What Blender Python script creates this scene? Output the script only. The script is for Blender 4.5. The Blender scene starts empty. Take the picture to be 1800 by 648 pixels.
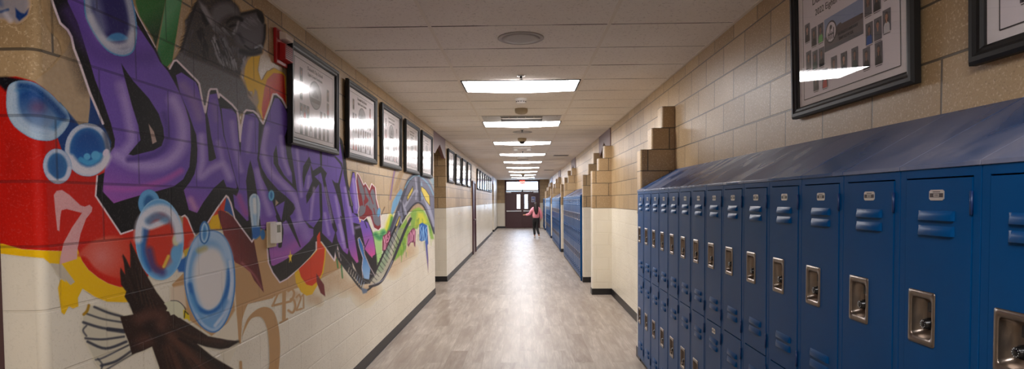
BEHIND = False; R1TILT = -1.5; DAY = 8.0; EXPO = 1.12
import bpy, bmesh, math, random
import numpy as np
from mathutils import Matrix, Vector
random.seed(7)
S = bpy.context.scene
COL = S.collection
PI = math.pi
CEIL = 2.743
XL, XR = -1.4975, 1.4384
PAINT = 1.4224
CAMF, YAW, PITCH, ROLL, CY, CH = 1044.94, .0199, -.0346, .0076, 388.6, 1.5548

# ------------------------------------------------------------------ materials
def lin(c):
    return tuple(((v / 255) / 12.92 if v / 255 <= .04045 else ((v / 255 + .055) / 1.055) ** 2.4) for v in c)
def rgba(c): return (*lin(c), 1)
class NT:
    def __init__(s, name):
        s.m = bpy.data.materials.new(name); s.m.use_nodes = True
        s.t = s.m.node_tree; s.t.nodes.clear()
        s.out = s.n('ShaderNodeOutputMaterial')
    def n(s, typ, **kw):
        nd = s.t.nodes.new(typ)
        for k, v in kw.items():
            if k.startswith('i_'):
                key = k[2:]; key = int(key) if key.isdigit() else key.replace('_', ' ')
                nd.inputs[key].default_value = v
            else: setattr(nd, k, v)
        return nd
    def l(s, a, b): s.t.links.new(a, b)
    def math(s, op, a, b=None, clamp=False):
        nd = s.n('ShaderNodeMath', operation=op); nd.use_clamp = clamp
        for i, v in enumerate((a, b)):
            if v is None: continue
            if isinstance(v, (int, float)): nd.inputs[i].default_value = v
            else: s.l(v, nd.inputs[i])
        return nd.outputs[0]
    def mix(s, f, a, b, mode='MIX'):
        nd = s.n('ShaderNodeMix', data_type='RGBA', blend_type=mode)
        for i, v in ((0, f), (6, a), (7, b)):
            if isinstance(v, (int, float)): nd.inputs[i].default_value = v
            elif isinstance(v, tuple): nd.inputs[i].default_value = v
            else: s.l(v, nd.inputs[i])
        return nd.outputs[2]
    def ramp(s, f, p0, p1, c0=(0, 0, 0, 1), c1=(1, 1, 1, 1)):
        r = s.n('ShaderNodeValToRGB'); e = r.color_ramp.elements
        e[0].position, e[1].position = p0, p1; e[0].color, e[1].color = c0, c1
        s.l(f, r.inputs[0]); return r.outputs[0]
    def noise(s, vec, scale, detail=2, rough=.5, dist=0):
        nd = s.n('ShaderNodeTexNoise', i_Scale=scale, i_Detail=detail, i_Roughness=rough, i_Distortion=dist)
        s.l(vec, nd.inputs['Vector']); return nd.outputs[0]
    def pos(s): return s.n('ShaderNodeNewGeometry').outputs['Position']
    def mapping(s, vec, scale=(1, 1, 1), loc=(0, 0, 0)):
        m = s.n('ShaderNodeMapping'); s.l(vec, m.inputs[0])
        m.inputs['Scale'].default_value = scale; m.inputs['Location'].default_value = loc
        return m.outputs[0]
    def bsdf(s, color, rough=.5, metal=0, spec=.5, normal=None, coat=0):
        b = s.n('ShaderNodeBsdfPrincipled')
        for key, v in (('Base Color', color), ('Roughness', rough), ('Metallic', metal), ('Specular IOR Level', spec), ('Coat Weight', coat)):
            if isinstance(v, (int, float, tuple)): b.inputs[key].default_value = v
            else: s.l(v, b.inputs[key])
        if normal is not None: s.l(normal, b.inputs['Normal'])
        s.l(b.outputs[0], s.out.inputs[0]); return b
    def bump(s, h, strength=.5, dist=.01, normal=None):
        b = s.n('ShaderNodeBump', i_Strength=strength, i_Distance=dist); s.l(h, b.inputs['Height'])
        if normal is not None: s.l(normal, b.inputs['Normal'])
        return b.outputs[0]

def simple(name, c, rough=.5, metal=0, spec=.5, var=.06, scale=30, bump=0, coat=0):
    t = NT(name); p = t.pos(); nz = t.noise(p, scale, 3)
    a = tuple(min(1, v * (1 + var)) for v in lin(c)) + (1,); b = tuple(v * (1 - var) for v in lin(c)) + (1,)
    colr = t.mix(nz, b, a)
    t.bsdf(colr, rough, metal, spec, t.bump(t.noise(p, scale * 8, 2), bump, .002) if bump else None, coat)
    return t.m

def brick_nodes(t):
    """world-aligned 16 x 8 inch block bond: returns (uv vector, joint mask 0..1, z)"""
    g = t.n('ShaderNodeNewGeometry'); sp = t.n('ShaderNodeSeparateXYZ'); t.l(g.outputs['Position'], sp.inputs[0])
    sn = t.n('ShaderNodeSeparateXYZ'); t.l(g.outputs['True Normal'], sn.inputs[0])
    ax = t.math('GREATER_THAN', t.math('ABSOLUTE', sn.outputs[0]), .7)
    u = t.math('ADD', t.math('MULTIPLY', t.math('SUBTRACT', sp.outputs[1], .055), ax),
               t.math('MULTIPLY', t.math('ADD', sp.outputs[0], .44), t.math('SUBTRACT', 1, ax)))
    cb = t.n('ShaderNodeCombineXYZ'); t.l(t.math('ADD', u, 40.64), cb.inputs[0]); t.l(sp.outputs[2], cb.inputs[1])
    bt = t.n('ShaderNodeTexBrick', offset=.5, offset_frequency=2, squash=1)
    t.l(cb.outputs[0], bt.inputs['Vector'])
    for k, v in (('Scale', 1), ('Mortar Size', .0055), ('Mortar Smooth', .35), ('Bias', 0), ('Brick Width', .4064), ('Row Height', .2032)):
        bt.inputs[k].default_value = v
    bt.inputs['Color1'].default_value = (0, 0, 0, 1); bt.inputs['Color2'].default_value = (1, 1, 1, 1); bt.inputs['Mortar'].default_value = (.5, .5, .5, 1)
    return cb.outputs[0], bt.outputs['Fac'], sp.outputs[2], bt.outputs['Color'], g.outputs['Position']

def block_material():
    t = NT('ground_face_block_and_cream_paint')
    uv, fac, z, cell, P = brick_nodes(t)
    sep = t.n('ShaderNodeSeparateColor'); t.l(cell, sep.inputs[0])
    base = t.mix(sep.outputs[0], rgba((164, 136, 98)), rgba((188, 160, 120)))
    base = t.mix(t.math('MULTIPLY', t.ramp(t.noise(P, 3, 3), .35, .7), .35), base, rgba((154, 128, 94)))
    sp1 = t.ramp(t.noise(P, 110, 2, .6), .57, .66)
    sp2 = t.ramp(t.noise(P, 150, 2, .6), .30, .40, (1, 1, 1, 1), (0, 0, 0, 1))
    base = t.mix(t.math('MULTIPLY', sp1, .5), base, rgba((226, 204, 170)))
    base = t.mix(t.math('MULTIPLY', sp2, .5), base, rgba((112, 88, 60)))
    base = t.mix(fac, base, rgba((96, 84, 68)))
    cream = t.mix(t.ramp(t.noise(P, 2.2, 3), .3, .7), rgba((226, 217, 198)), rgba((236, 228, 210)))
    cream = t.mix(t.math('MULTIPLY', fac, .22), cream, rgba((208, 196, 172)))
    up = t.math('GREATER_THAN', z, PAINT - .003)
    colr = t.mix(up, cream, base)
    rough = t.math('ADD', t.math('MULTIPLY', up, .12), t.math('ADD', .30, t.math('MULTIPLY', sp1, -.06)))
    h = t.math('SUBTRACT', t.math('MULTIPLY', t.noise(P, 160, 2), .10), fac)
    t.bsdf(colr, rough, 0, .5, t.bump(h, .55, .004))
    return t.m

def tile_material():
    t = NT('fissured_acoustic_tile')
    P = t.pos(); sp = t.n('ShaderNodeSeparateXYZ'); t.l(P, sp.inputs[0])
    f = t.math('ABSOLUTE', t.math('SUBTRACT', t.math('FRACT', t.math('DIVIDE', t.math('ADD', sp.outputs[1], 100 * .6096 - 4.0805 + .3048), .6096)), .5))
    w = t.math('ADD', .0062, t.math('MULTIPLY', t.ramp(t.noise(t.mapping(P, (1.6, 1.2, 1)), 1.1, 1), .42, .62), .010))
    gap = t.math('LESS_THAN', f, w)
    pock = t.ramp(t.noise(t.mapping(P, (1, 1, 1)), 52, 3, .75), .32, .43, (1, 1, 1, 1), (0, 0, 0, 1))
    nz = t.ramp(t.noise(P, 1.4, 2), .3, .7)
    c = t.mix(nz, rgba((234, 226, 216)), rgba((240, 234, 226)))
    c = t.mix(t.math('MULTIPLY', pock, .42), c, rgba((136, 122, 110)))
    c = t.mix(t.math('MULTIPLY', gap, .92), c, rgba((70, 58, 48)))
    h = t.math('SUBTRACT', t.math('MULTIPLY', pock, -.5), t.math('MULTIPLY', gap, 1))
    t.bsdf(c, .92, 0, .15, t.bump(h, .35, .004))
    return t.m

def floor_material():
    t = NT('grey_oak_vinyl_plank')
    P = t.pos(); sp = t.n('ShaderNodeSeparateXYZ'); t.l(P, sp.inputs[0])
    cb = t.n('ShaderNodeCombineXYZ'); t.l(t.math('ADD', sp.outputs[1], 50), cb.inputs[0]); t.l(t.math('ADD', sp.outputs[0], 18.03), cb.inputs[1])
    bt = t.n('ShaderNodeTexBrick', offset=.37, offset_frequency=2); t.l(cb.outputs[0], bt.inputs['Vector'])
    for k, v in (('Scale', 1), ('Mortar Size', .0009), ('Mortar Smooth', .1), ('Bias', 0), ('Brick Width', 1.22), ('Row Height', .178)):
        bt.inputs[k].default_value = v
    bt.inputs['Color1'].default_value = (0, 0, 0, 1); bt.inputs['Color2'].default_value = (1, 1, 1, 1); bt.inputs['Mortar'].default_value = (.5, .5, .5, 1)
    sc = t.n('ShaderNodeSeparateColor'); t.l(bt.outputs['Color'], sc.inputs[0])
    # shift the grain per plank
    off = t.n('ShaderNodeCombineXYZ'); t.l(t.math('MULTIPLY', sc.outputs[0], 9), off.inputs[0])
    va = t.n('ShaderNodeVectorMath', operation='ADD'); t.l(P, va.inputs[0]); t.l(off.outputs[0], va.inputs[1])
    v = va.outputs[0]
    g1 = t.noise(t.mapping(v, (14, 1.5, 1)), 1, 4, .6, .6)
    g2 = t.noise(t.mapping(v, (70, 5, 1)), 1, 3, .6, .3)
    g3 = t.noise(t.mapping(v, (4, 1.1, 1)), 1, 2)
    kn = t.ramp(t.noise(t.mapping(v, (9, 5, 1)), 1, 2, .5, .2), .73, .79)
    c = t.mix(t.ramp(g1, .3, .7), rgba((140, 127, 116)), rgba((192, 181, 169)))
    c = t.mix(t.math('MULTIPLY', t.ramp(g3, .42, .62), .50), c, rgba((126, 108, 93)))
    c = t.mix(t.math('MULTIPLY', t.ramp(g2, .35, .65, (1, 1, 1, 1), (0, 0, 0, 1)), .5), c, rgba((124, 110, 98)))
    c = t.mix(t.math('MULTIPLY', sc.outputs[0], .22), c, rgba((198, 188, 176)))
    c = t.mix(t.math('MULTIPLY', kn, .55), c, rgba((96, 78, 64)))
    c = t.mix(t.math('MULTIPLY', bt.outputs['Fac'], .45), c, rgba((110, 98, 88)))
    rough = t.math('ADD', .34, t.math('MULTIPLY', g2, .12))
    h = t.math('SUBTRACT', t.math('MULTIPLY', g2, .3), bt.outputs['Fac'])
    t.bsdf(c, rough, 0, .22, t.bump(h, .12, .002))
    return t.m

def locker_paint(dusty):
    t = NT('blue_locker_enamel' + ('_dusty_top' if dusty else ''))
    P = t.pos()
    c = t.mix(t.noise(P, 6, 3), rgba((1, 62, 112)), rgba((3, 70, 125)))
    if dusty:
        d = t.ramp(t.noise(t.mapping(P, (1.1, 2.0, 1)), 1.2, 3, .5, .8), .42, .66)
        fine = t.noise(P, 40, 3)
        c = t.mix(t.math('MULTIPLY', d, t.math('ADD', .44, t.math('MULTIPLY', fine, .25))), c, rgba((146, 142, 152)))
        rough = t.math('ADD', .22, t.math('MULTIPLY', d, .25))
    else:
        rough = t.math('ADD', .29, t.math('MULTIPLY', t.ramp(t.noise(P, 3, 3), .3, .7), .06))
    t.bsdf(c, rough, 0, .09 if not dusty else .4, t.bump(t.noise(P, 420, 2), .05, .001))
    return t.m

def emis(name, c, s):
    t = NT(name); e = t.n('ShaderNodeEmission'); e.inputs[0].default_value = rgba(c); e.inputs[1].default_value = s
    t.l(e.outputs[0], t.out.inputs[0]); return t.m
def glass(name, rough=.02, refl=1.0, tint=(255, 255, 255)):
    t = NT(name)
    fr = t.n('ShaderNodeFresnel', i_IOR=1.5)
    tr = t.n('ShaderNodeBsdfTransparent'); tr.inputs[0].default_value = rgba(tint)
    gl = t.n('ShaderNodeBsdfGlossy'); gl.inputs['Roughness'].default_value = rough; gl.inputs[0].default_value = (1, 1, 1, 1)
    mx = t.n('ShaderNodeMixShader'); bf = t.n('ShaderNodeNewGeometry').outputs['Backfacing']; t.l(t.math('MULTIPLY', t.math('MULTIPLY', fr.outputs[0], refl, True), t.math('SUBTRACT', 1, bf)), mx.inputs[0])
    t.l(tr.outputs[0], mx.inputs[1]); t.l(gl.outputs[0], mx.inputs[2]); t.l(mx.outputs[0], t.out.inputs[0])
    return t.m

M = dict(
    block=block_material(), tile=tile_material(), floor=floor_material(),
    blue=locker_paint(False), dusty=locker_paint(True),
    darkblue=simple('dark_blue_hinge', (14, 44, 92), .35),
    base=simple('black_vinyl_base', (24, 22, 23), .42),
    steel=simple('brushed_nickel_plate', (134, 122, 112), .30, .92, var=.12, scale=60, bump=.1),
    slotshade=simple('shadowed_black_slot', (18, 16, 16), .5),  # near-black colour stands in for the shade inside slots and openings
    dial=simple('black_dial_plastic', (14, 14, 15), .25),
    dialmark=simple('white_dial_marks', (205, 205, 205), .4),
    plate=simple('aluminium_number_plate', (205, 200, 192), .35, .6),
    plateband=simple('dark_number_band', (58, 52, 54), .4),
    frame=simple('black_frame_moulding', (13, 12, 13), .5, var=.2, scale=60),
    mat=simple('pale_mat_board', (226, 220, 222), .8),
    print=simple('cream_photo_paper', (222, 214, 219), .7, var=.02),
    ink=simple('black_ink', (34, 32, 36), .6),
    pane=glass('picture_glazing', .015), haze=glass('satin_picture_glazing', .13, 1.3),
    doorglass=glass('door_glass', .01),
    maroon=simple('maroon_door_enamel', (72, 38, 42), .38),
    header=simple('maroon_header_panel', (104, 68, 68), .5),
    darkroom=simple('unlit_recess_paint', (64, 50, 46), .7),
    rail=simple('painted_ceiling_rail', (226, 216, 202), .55, var=.02),
    white=simple('white_plastic', (232, 228, 222), .4), tan=simple('tan_plastic', (176, 160, 132), .5),
    cream=simple('cream_plastic', (216, 196, 160), .5), lcd=simple('grey_green_display', (112, 116, 100), .2),
    red=simple('red_alarm_plastic', (158, 18, 24), .35), lens=simple('clear_strobe_lens', (214, 200, 190), .12),
    greygrille=simple('grey_speaker_grille', (176, 171, 168), .6, var=.1, scale=200),
    lightrim=simple('black_light_trim', (26, 24, 22), .5),  # black trim round each troffer
    panel=simple('grey_vent_panel', (176, 172, 166), .4),
    slot=simple('dark_vent_slot', (46, 42, 38), .6),
    chrome=simple('chrome', (200, 200, 204), .18, 1.0),
    black=simple('black_plastic', (18, 18, 20), .3),
    alu=simple('aluminium_bar', (186, 186, 190), .35, .8),
    light=emis('lit_diffuser', (251, 248, 249), 1.0),
    exitred=emis('exit_sign_red', (255, 60, 45), 1.2),
    exitwhite=emis('exit_letter_white', (255, 225, 215), 1.6),
    concrete=simple('outdoor_concrete', (190, 188, 184), .9),
)
M['light'].node_tree.nodes['Emission'].inputs[1].default_value = 13.0

# ------------------------------------------------------------------ mesh helpers
class MB:
    def __init__(s): s.v = []; s.f = []; s.mi = []; s.sm = []
    def add(s, vs, fs, mi=0, smooth=False, mat=None):
        b = len(s.v); s.v += [tuple(mat @ Vector(p)) if mat else tuple(p) for p in vs]
        for f in fs: s.f.append(tuple(b + i for i in f)); s.mi.append(mi); s.sm.append(smooth)
        return s
    def box(s, x0, x1, y0, y1, z0, z1, mi=0, mat=None):
        v = [(x, y, z) for x in (x0, x1) for y in (y0, y1) for z in (z0, z1)]
        return s.add(v, [(0, 1, 3, 2), (4, 6, 7, 5), (0, 4, 5, 1), (2, 3, 7, 6), (0, 2, 6, 4), (1, 5, 7, 3)], mi, False, mat)
    def prism(s, poly, axis, a0, a1, mi=0, smooth=False, mat=None):
        """extrude a 2-D polygon along axis ('x','y','z')"""
        def P(p, a): return {'x': (a, p[0], p[1]), 'y': (p[0], a, p[1]), 'z': (p[0], p[1], a)}[axis]
        n = len(poly); v = [P(p, a0) for p in poly] + [P(p, a1) for p in poly]
        s.add(v, [(i, (i + 1) % n, n + (i + 1) % n, n + i) for i in range(n)], mi, smooth, mat)
        return s.add(v, [tuple(range(n - 1, -1, -1)), tuple(range(n, 2 * n))], mi, False, mat)
    def lathe(s, prof, c=(0, 0, 0), axis='z', n=24, mi=0, mat=None, smooth=True):
        v = []; f = []
        for r, h in prof:
            for k in range(n):
                a = 2 * PI * k / n; x, y = r * math.cos(a), r * math.sin(a)
                v.append({'z': (c[0] + x, c[1] + y, c[2] + h), 'x': (c[0] + h, c[1] + x, c[2] + y), 'y': (c[0] + x, c[1] + h, c[2] + y)}[axis])
        for j in range(len(prof) - 1):
            for k in range(n):
                f.append((j * n + k, j * n + (k + 1) % n, (j + 1) * n + (k + 1) % n, (j + 1) * n + k))
        s.add(v, f, mi, smooth, mat)
        s.add(v[:n], [tuple(range(n))], mi, False, mat); s.add(v[-n:], [tuple(range(n))], mi, False, mat)
        return s
    def build(s, name, mats, parent=None, bevel=0, seg=2, loc=None):
        me = bpy.data.meshes.new(name); me.from_pydata(s.v, [], s.f)
        mats = mats if isinstance(mats, (list, tuple)) else [mats]
        for m in mats: me.materials.append(m)
        me.polygons.foreach_set('material_index', s.mi); me.polygons.foreach_set('use_smooth', s.sm)
        bm = bmesh.new(); bm.from_mesh(me); bmesh.ops.remove_doubles(bm, verts=bm.verts, dist=1e-6)
        bmesh.ops.recalc_face_normals(bm, faces=bm.faces); bm.to_mesh(me); bm.free()
        o = bpy.data.objects.new(name, me); COL.objects.link(o)
        if parent: o.parent = parent
        if loc: o.location = loc
        if bevel:
            b = o.modifiers.new('bevel', 'BEVEL'); b.width = bevel; b.segments = seg; b.limit_method = 'ANGLE'
        return o
def empty(name, loc=(0, 0, 0), rz=0, label=None, cat=None, group=None):
    o = bpy.data.objects.new(name, None); COL.objects.link(o); o.location = loc; o.rotation_euler = (0, 0, rz)
    o.empty_display_size = .1
    return tag(o, label, cat, group)
def tag(o, label=None, cat=None, group=None, kind=None):
    for k, v in (('label', label), ('category', cat), ('group', group), ('kind', kind)):
        if v: o[k] = v
    return o
def kids(o): return [c for c in bpy.data.objects if c.parent == o]
def copy_tree(o, parent=None):
    c = o.copy(); COL.objects.link(c); c.parent = parent
    for ch in KIDS.get(o.name, []) if o.name in KIDS else kids(o): copy_tree(ch, c)
    return c
KIDS = {}
def cache_kids(o):
    KIDS[o.name] = kids(o)
    for c in KIDS[o.name]: cache_kids(c)
def struct(mb, name, mats, label=None, bevel=0, parent=None):
    o = mb.build(name, mats, parent, bevel)
    if not parent: tag(o, label, None, None, 'structure')
    return o
def text(name, body, size, mat, parent, m, align='CENTER', ext=.0004):
    cu = bpy.data.curves.new(name, 'FONT'); cu.body = body; cu.size = size; cu.align_x = align; cu.align_y = 'BOTTOM_BASELINE'
    cu.extrude = ext; cu.materials.append(mat)
    o = bpy.data.objects.new(name, cu); COL.objects.link(o); bpy.context.view_layer.update()
    me = bpy.data.meshes.new_from_object(o.evaluated_get(bpy.context.evaluated_depsgraph_get())); bpy.data.objects.remove(o)
    o = bpy.data.objects.new(name, me); COL.objects.link(o); o.parent = parent; o.matrix_local = m
    return o

# ------------------------------------------------------------------ the room
ORD = ['first', 'second', 'third', 'fourth', 'fifth', 'sixth', 'seventh', 'eighth', 'ninth', 'tenth', 'eleventh', 'twelfth', 'thirteenth',
       'fourteenth', 'fifteenth', 'sixteenth', 'seventeenth', 'eighteenth', 'nineteenth', 'twentieth']
YE = 33.88
struct(MB().box(-4.2, 2.3, -4.2, YE + .2, -.1, 0), 'floor', M['floor'], 'grey wood-look vinyl plank corridor floor')
struct(MB().box(-4.2, 2.3, -4.2, YE + .2, CEIL, CEIL + .1), 'ceiling', M['tile'], 'suspended ceiling of speckled acoustic tiles')
# long ceiling rails and wall angles
XA, XB = -.632, .587
for x in (XA, XB): struct(MB().box(x - .012, x + .012, -4, YE, CEIL - .003, CEIL - .0002), 'trim_1' if x == XA else 'trim_2', M['rail'], 'long pale ceiling grid rail')
struct(MB().box(XL + .0005, XL + .022, 1.83, YE, CEIL - .004, CEIL - .0002), 'trim_3', M['rail'], 'pale ceiling wall angle along the mural wall')
struct(MB().box(XR - .022, XR - .0005, -4, YE, CEIL - .004, CEIL - .0002), 'trim_4', M['rail'], 'pale ceiling wall angle along the locker wall')

# left wall: bullnose near end, openings at 9.93..11.45 and 28.3..29.8
Y0 = 1.814; RB = .028
arc = [(XL - RB + RB * math.cos(a), Y0 + RB - RB * math.sin(a)) for a in [PI / 2 * k / 8 for k in range(9)]]  # from +X side round to the near face
poly = [(XL, 9.93)] + arc + [(-1.64, Y0), (-1.8, Y0), (-1.8, 9.93)]
mb = MB().prism(poly, 'z', 0, CEIL)
for i in range(len(mb.f) - 2): mb.sm[i] = 1 <= i <= 8
struct(mb, 'wall_left', M['block'], 'mural wall of concrete blocks, cream below and tan above')
LO = [(9.93, 11.45), (28.3, 29.8)]
mb = MB().box(-3.2, XL, 11.45, 28.3, 0, CEIL); mb.box(-3.2, XL, 29.8, YE, 0, CEIL)
struct(mb, 'wall_left_far', M['block'], 'far left block wall, cream below and tan above')
struct(MB().box(-3.3, -3.2, 9.0, YE, 0, CEIL).box(-3.2, -1.8, 9.0, 9.1, 0, CEIL), 'wall_alcove', M['block'], 'back wall of the left side alcoves')
struct(MB().box(-4.3, -4.2, -4.3, 2.2, 0, CEIL).box(-4.2, 2.3, -4.3, -4.2, 0, CEIL), 'wall_rear', M['block'], 'walls behind the camera')
struct(MB().box(-4.2, -2.75, 2.1, 2.2, 0, CEIL), 'wall_side', M['block'], 'block wall beyond the near maroon door')
# right wall segments
RO = [(9.956, 11.24), (16.56, 17.85), (23.16, 24.45), (29.76, 31.05)]
mb = MB(); y = -4.2
for a, b in [(6.0, 6.86)] + RO:
    mb.box(XR, XR + .6, y, a, 0, CEIL); y = b
mb.box(XR, XR + .6, y, YE, 0, CEIL)
mb.box(XR, XR + .6, 6.0, 6.86, 2.26, CEIL)
struct(mb, 'wall_right', M['block'], 'right block wall behind the lockers')
# end wall around the doors
DW0, DW1 = -1.065, .915
struct(MB().box(-3.2, DW0, YE, YE + .2, 0, CEIL).box(DW1, 2.3, YE, YE + .2, 0, CEIL).box(DW0, DW1, YE, YE + .2, 2.72, CEIL), 'wall_end', M['block'], 'end wall around the double doors')

# gable headers with pointed cutout
def header(side, y0, y1):
    yc = (y0 + y1) / 2
    pts = [(y0 - .12, CEIL - .005), (y0 - .12, 2.36), (y0 + .1, 2.36), (yc, 2.56), (y1 - .1, 2.36), (y1 + .12, 2.36), (y1 + .12, CEIL - .005)]
    x = XL if side < 0 else XR
    mb = MB().prism(pts, 'x', x - side * .004 if side < 0 else x - .034, x + .034 if side < 0 else x + .004)
    return mb
n = 5
for (a, b) in LO:
    mb = MB().prism([(a + .002, CEIL - .002), (a + .002, 2.37), (a + .16, 2.37), ((a + b) / 2, 2.575), (b - .16, 2.37), (b - .002, 2.37), (b - .002, CEIL - .002)], 'x', XL - .06, XL - .001)
    struct(mb, 'trim_%d' % n, M['header'], 'maroon header with a pointed notch over a left opening'); n += 1
    mb = MB().prism([(a + .002, 2.26), (a + .002, 2.37), ((a + b) / 2, 2.60), (b - .002, 2.37), (b - .002, 2.26), ((a + b) / 2, 2.5)], 'x', XL - .5, XL - .44)
    struct(mb, 'trim_%d' % n, M['maroon'], 'dark gable board set back in a left opening'); n += 1
for (a, b) in RO:
    mb = MB().prism([(a - .13, CEIL - .006), (a - .13, 2.37), (a + .14, 2.37), ((a + b) / 2, 2.575), (b - .14, 2.37), (b + .06, 2.37), (b + .06, CEIL - .006)], 'x', XR - .012, XR - .001)
    struct(mb, 'trim_%d' % n, M['header'], 'maroon header with a pointed notch over a classroom doorway'); n += 1
    # door and frame in the recess
    d = struct(MB().box(XR + .30, XR + .34, a + .05, b - .05, .01, 2.12), 'door_%d' % (n), M['maroon'], 'maroon classroom door in its recess')
    struct(MB().box(XR + .24, XR + .40, a, a + .05, 0, CEIL).box(XR + .24, XR + .40, b - .05, b, 0, CEIL).box(XR + .24, XR + .40, a + .05, b - .05, 2.12, CEIL), 'door_frame', M['maroon'], parent=d)
    MB().lathe([(.012, 0), (.012, -.05), (.03, -.055), (.03, -.07)], (XR + .30, a + .14, 1.0), 'x').build('door_handle', M['chrome'], d)
d = struct(MB().box(XR + .02, XR + .06, 6.04, 6.82, .01, 2.22), 'door_9', M['maroon'], 'maroon door hidden behind the near stepped pier')
struct(MB().box(XR - .006, XR + .08, 6.0, 6.04, 0, 2.26).box(XR - .006, XR + .08, 6.82, 6.86, 0, 2.26).box(XR - .006, XR + .08, 6.04, 6.82, 2.22, 2.26), 'door_frame', M['header'], parent=d)
# left wall flush door at 17.2..18.3 with projecting frame
d = struct(MB().box(XL + .001, XL + .012, 17.27, 18.19, .01, 2.08), 'door_10', M['maroon'], 'maroon door in the left wall beyond the framed photographs')
struct(MB().box(XL + .001, XL + .035, 17.2, 17.27, 0, 2.14).box(XL + .001, XL + .035, 18.19, 18.26, 0, 2.14).box(XL + .001, XL + .035, 17.27, 18.19, 2.08, 2.14), 'door_frame', M['maroon'], parent=d)
MB().lathe([(.012, 0), (.012, .05), (.028, .055), (.028, .07)], (XL + .012, 17.36, 1.0), 'x').build('door_handle', M['chrome'], d)
# near left maroon door beside the mural corner
d = struct(MB().box(-2.64, -1.70, 1.86, 1.90, .01, 2.1), 'door_11', M['maroon'], 'maroon door at the near left end of the mural wall')
struct(MB().box(-1.700, -1.628, 1.79, 1.813, 0, 2.72).box(-2.72, -2.64, 1.79, 1.95, 0, 2.72).box(-2.64, -1.70, 1.80, 1.813, 2.1, 2.2).box(-2.64, -1.72, 1.82, 1.86, 2.2, 2.72).box(-1.728, -1.70, 1.79, 1.9, 0, 2.72), 'door_frame', M['maroon'], parent=d)
struct(MB().box(-4.2, -2.72, 1.86, 2.1, 0, CEIL), 'wall_corner', M['block'], 'block wall left of the near maroon door')

# baseboards
bb = MB()
def bbx(mb, x, side, y0, y1): mb.prism([(x, 0), (x + side * .013, 0), (x + side * .006, .012), (x + side * .004, .095), (x + side * .001, .1016), (x, .1016)], 'y', y0, y1)
mb = MB(); bbx(mb, XL, 1, 1.86, 9.932)
mb.prism([(9.93, 0), (9.936, 0), (9.934, .1), (9.93, .1016)], 'x', -1.8, XL + .004)
struct(mb, 'baseboard_left', M['base'], 'black vinyl baseboard under the mural')
mb = MB()
bbx(mb, XL, 1, 11.445, 17.19); bbx(mb, XL, 1, 18.27, 28.3); bbx(mb, XL, 1, 29.795, YE - .006)
for y in (11.45, 29.8): mb.prism([(y, 0), (y - .013, 0), (y - .005, .012), (y - .003, .1016), (y, .1016)], 'x', -3.2, XL + .004)
struct(mb, 'baseboard_left_far', M['base'], 'black vinyl baseboard along the far left wall')
mb = MB(); bbx(mb, XR, -1, 5.92, 6.0); bbx(mb, XR, -1, 6.86, 9.752)
struct(mb, 'baseboard_right', M['base'], 'black vinyl baseboard along the bare right wall')
struct(MB().prism([(YE, 0), (YE - .013, 0), (YE - .004, .012), (YE - .003, .1016), (YE, .1016)], 'x', XL, DW0), 'baseboard_end', M['base'], 'black vinyl baseboard on the end wall')

# stepped block piers
def pier(y0, label, th=.2):
    r = .022
    def foot(x0):
        pts = [(XR - .0005, y0), (XR - .0005, y0 + th)]
        pts += [(x0 + r - r * math.sin(a), y0 + th - r + r * math.cos(a)) for a in [PI / 2 * k / 4 for k in range(5)]]
        pts += [(x0 + r - r * math.cos(a), y0 + r - r * math.sin(a)) for a in [PI / 2 * k / 4 for k in range(5)]]
        return pts
    mb = MB()
    for x0, za, zb in ((1.118, 0, 2.032), (1.222, 2.032, 2.2352), (1.318, 2.2352, 2.4384)):
        mb.prism(foot(x0), 'z', za, zb)
    o = mb.build('stepped_pier', M['block']); tag(o, label, 'pier', 'stepped block piers flanking the right-hand doorways')
    b = MB(); (b.box(1.112, XR - .001, y0 - .005, y0 - .0005, 0, .1016) if y0 > 6 else None); b.box(1.111, 1.1175, y0, y0 + th, 0, .1016)
    b.build('base_strip', M['base'], o)
    return o
pier(5.705, 'nearest stepped block pier, rising at the end of the long blue locker row')
names = ['cream and tan stepped block pier after the bare stretch of right wall', 'stepped block pier just beyond the first open doorway, hugging the locker end panel',
         'stepped block pier at the far end of the second locker row', 'stepped block pier beyond the second doorway, before the third locker row',
         'stepped block pier at the far end of the third locker row', 'stepped block pier beyond the third doorway, before the fourth locker row',
         'stepped block pier at the far end of the fourth locker row', 'farthest stepped block pier, nearest the double doors']
PY = [9.756, 11.24, 16.36, 17.85, 22.96, 24.45, 29.56, 31.05]
for y0, nm in zip(PY, names): pier(y0, nm)
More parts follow.
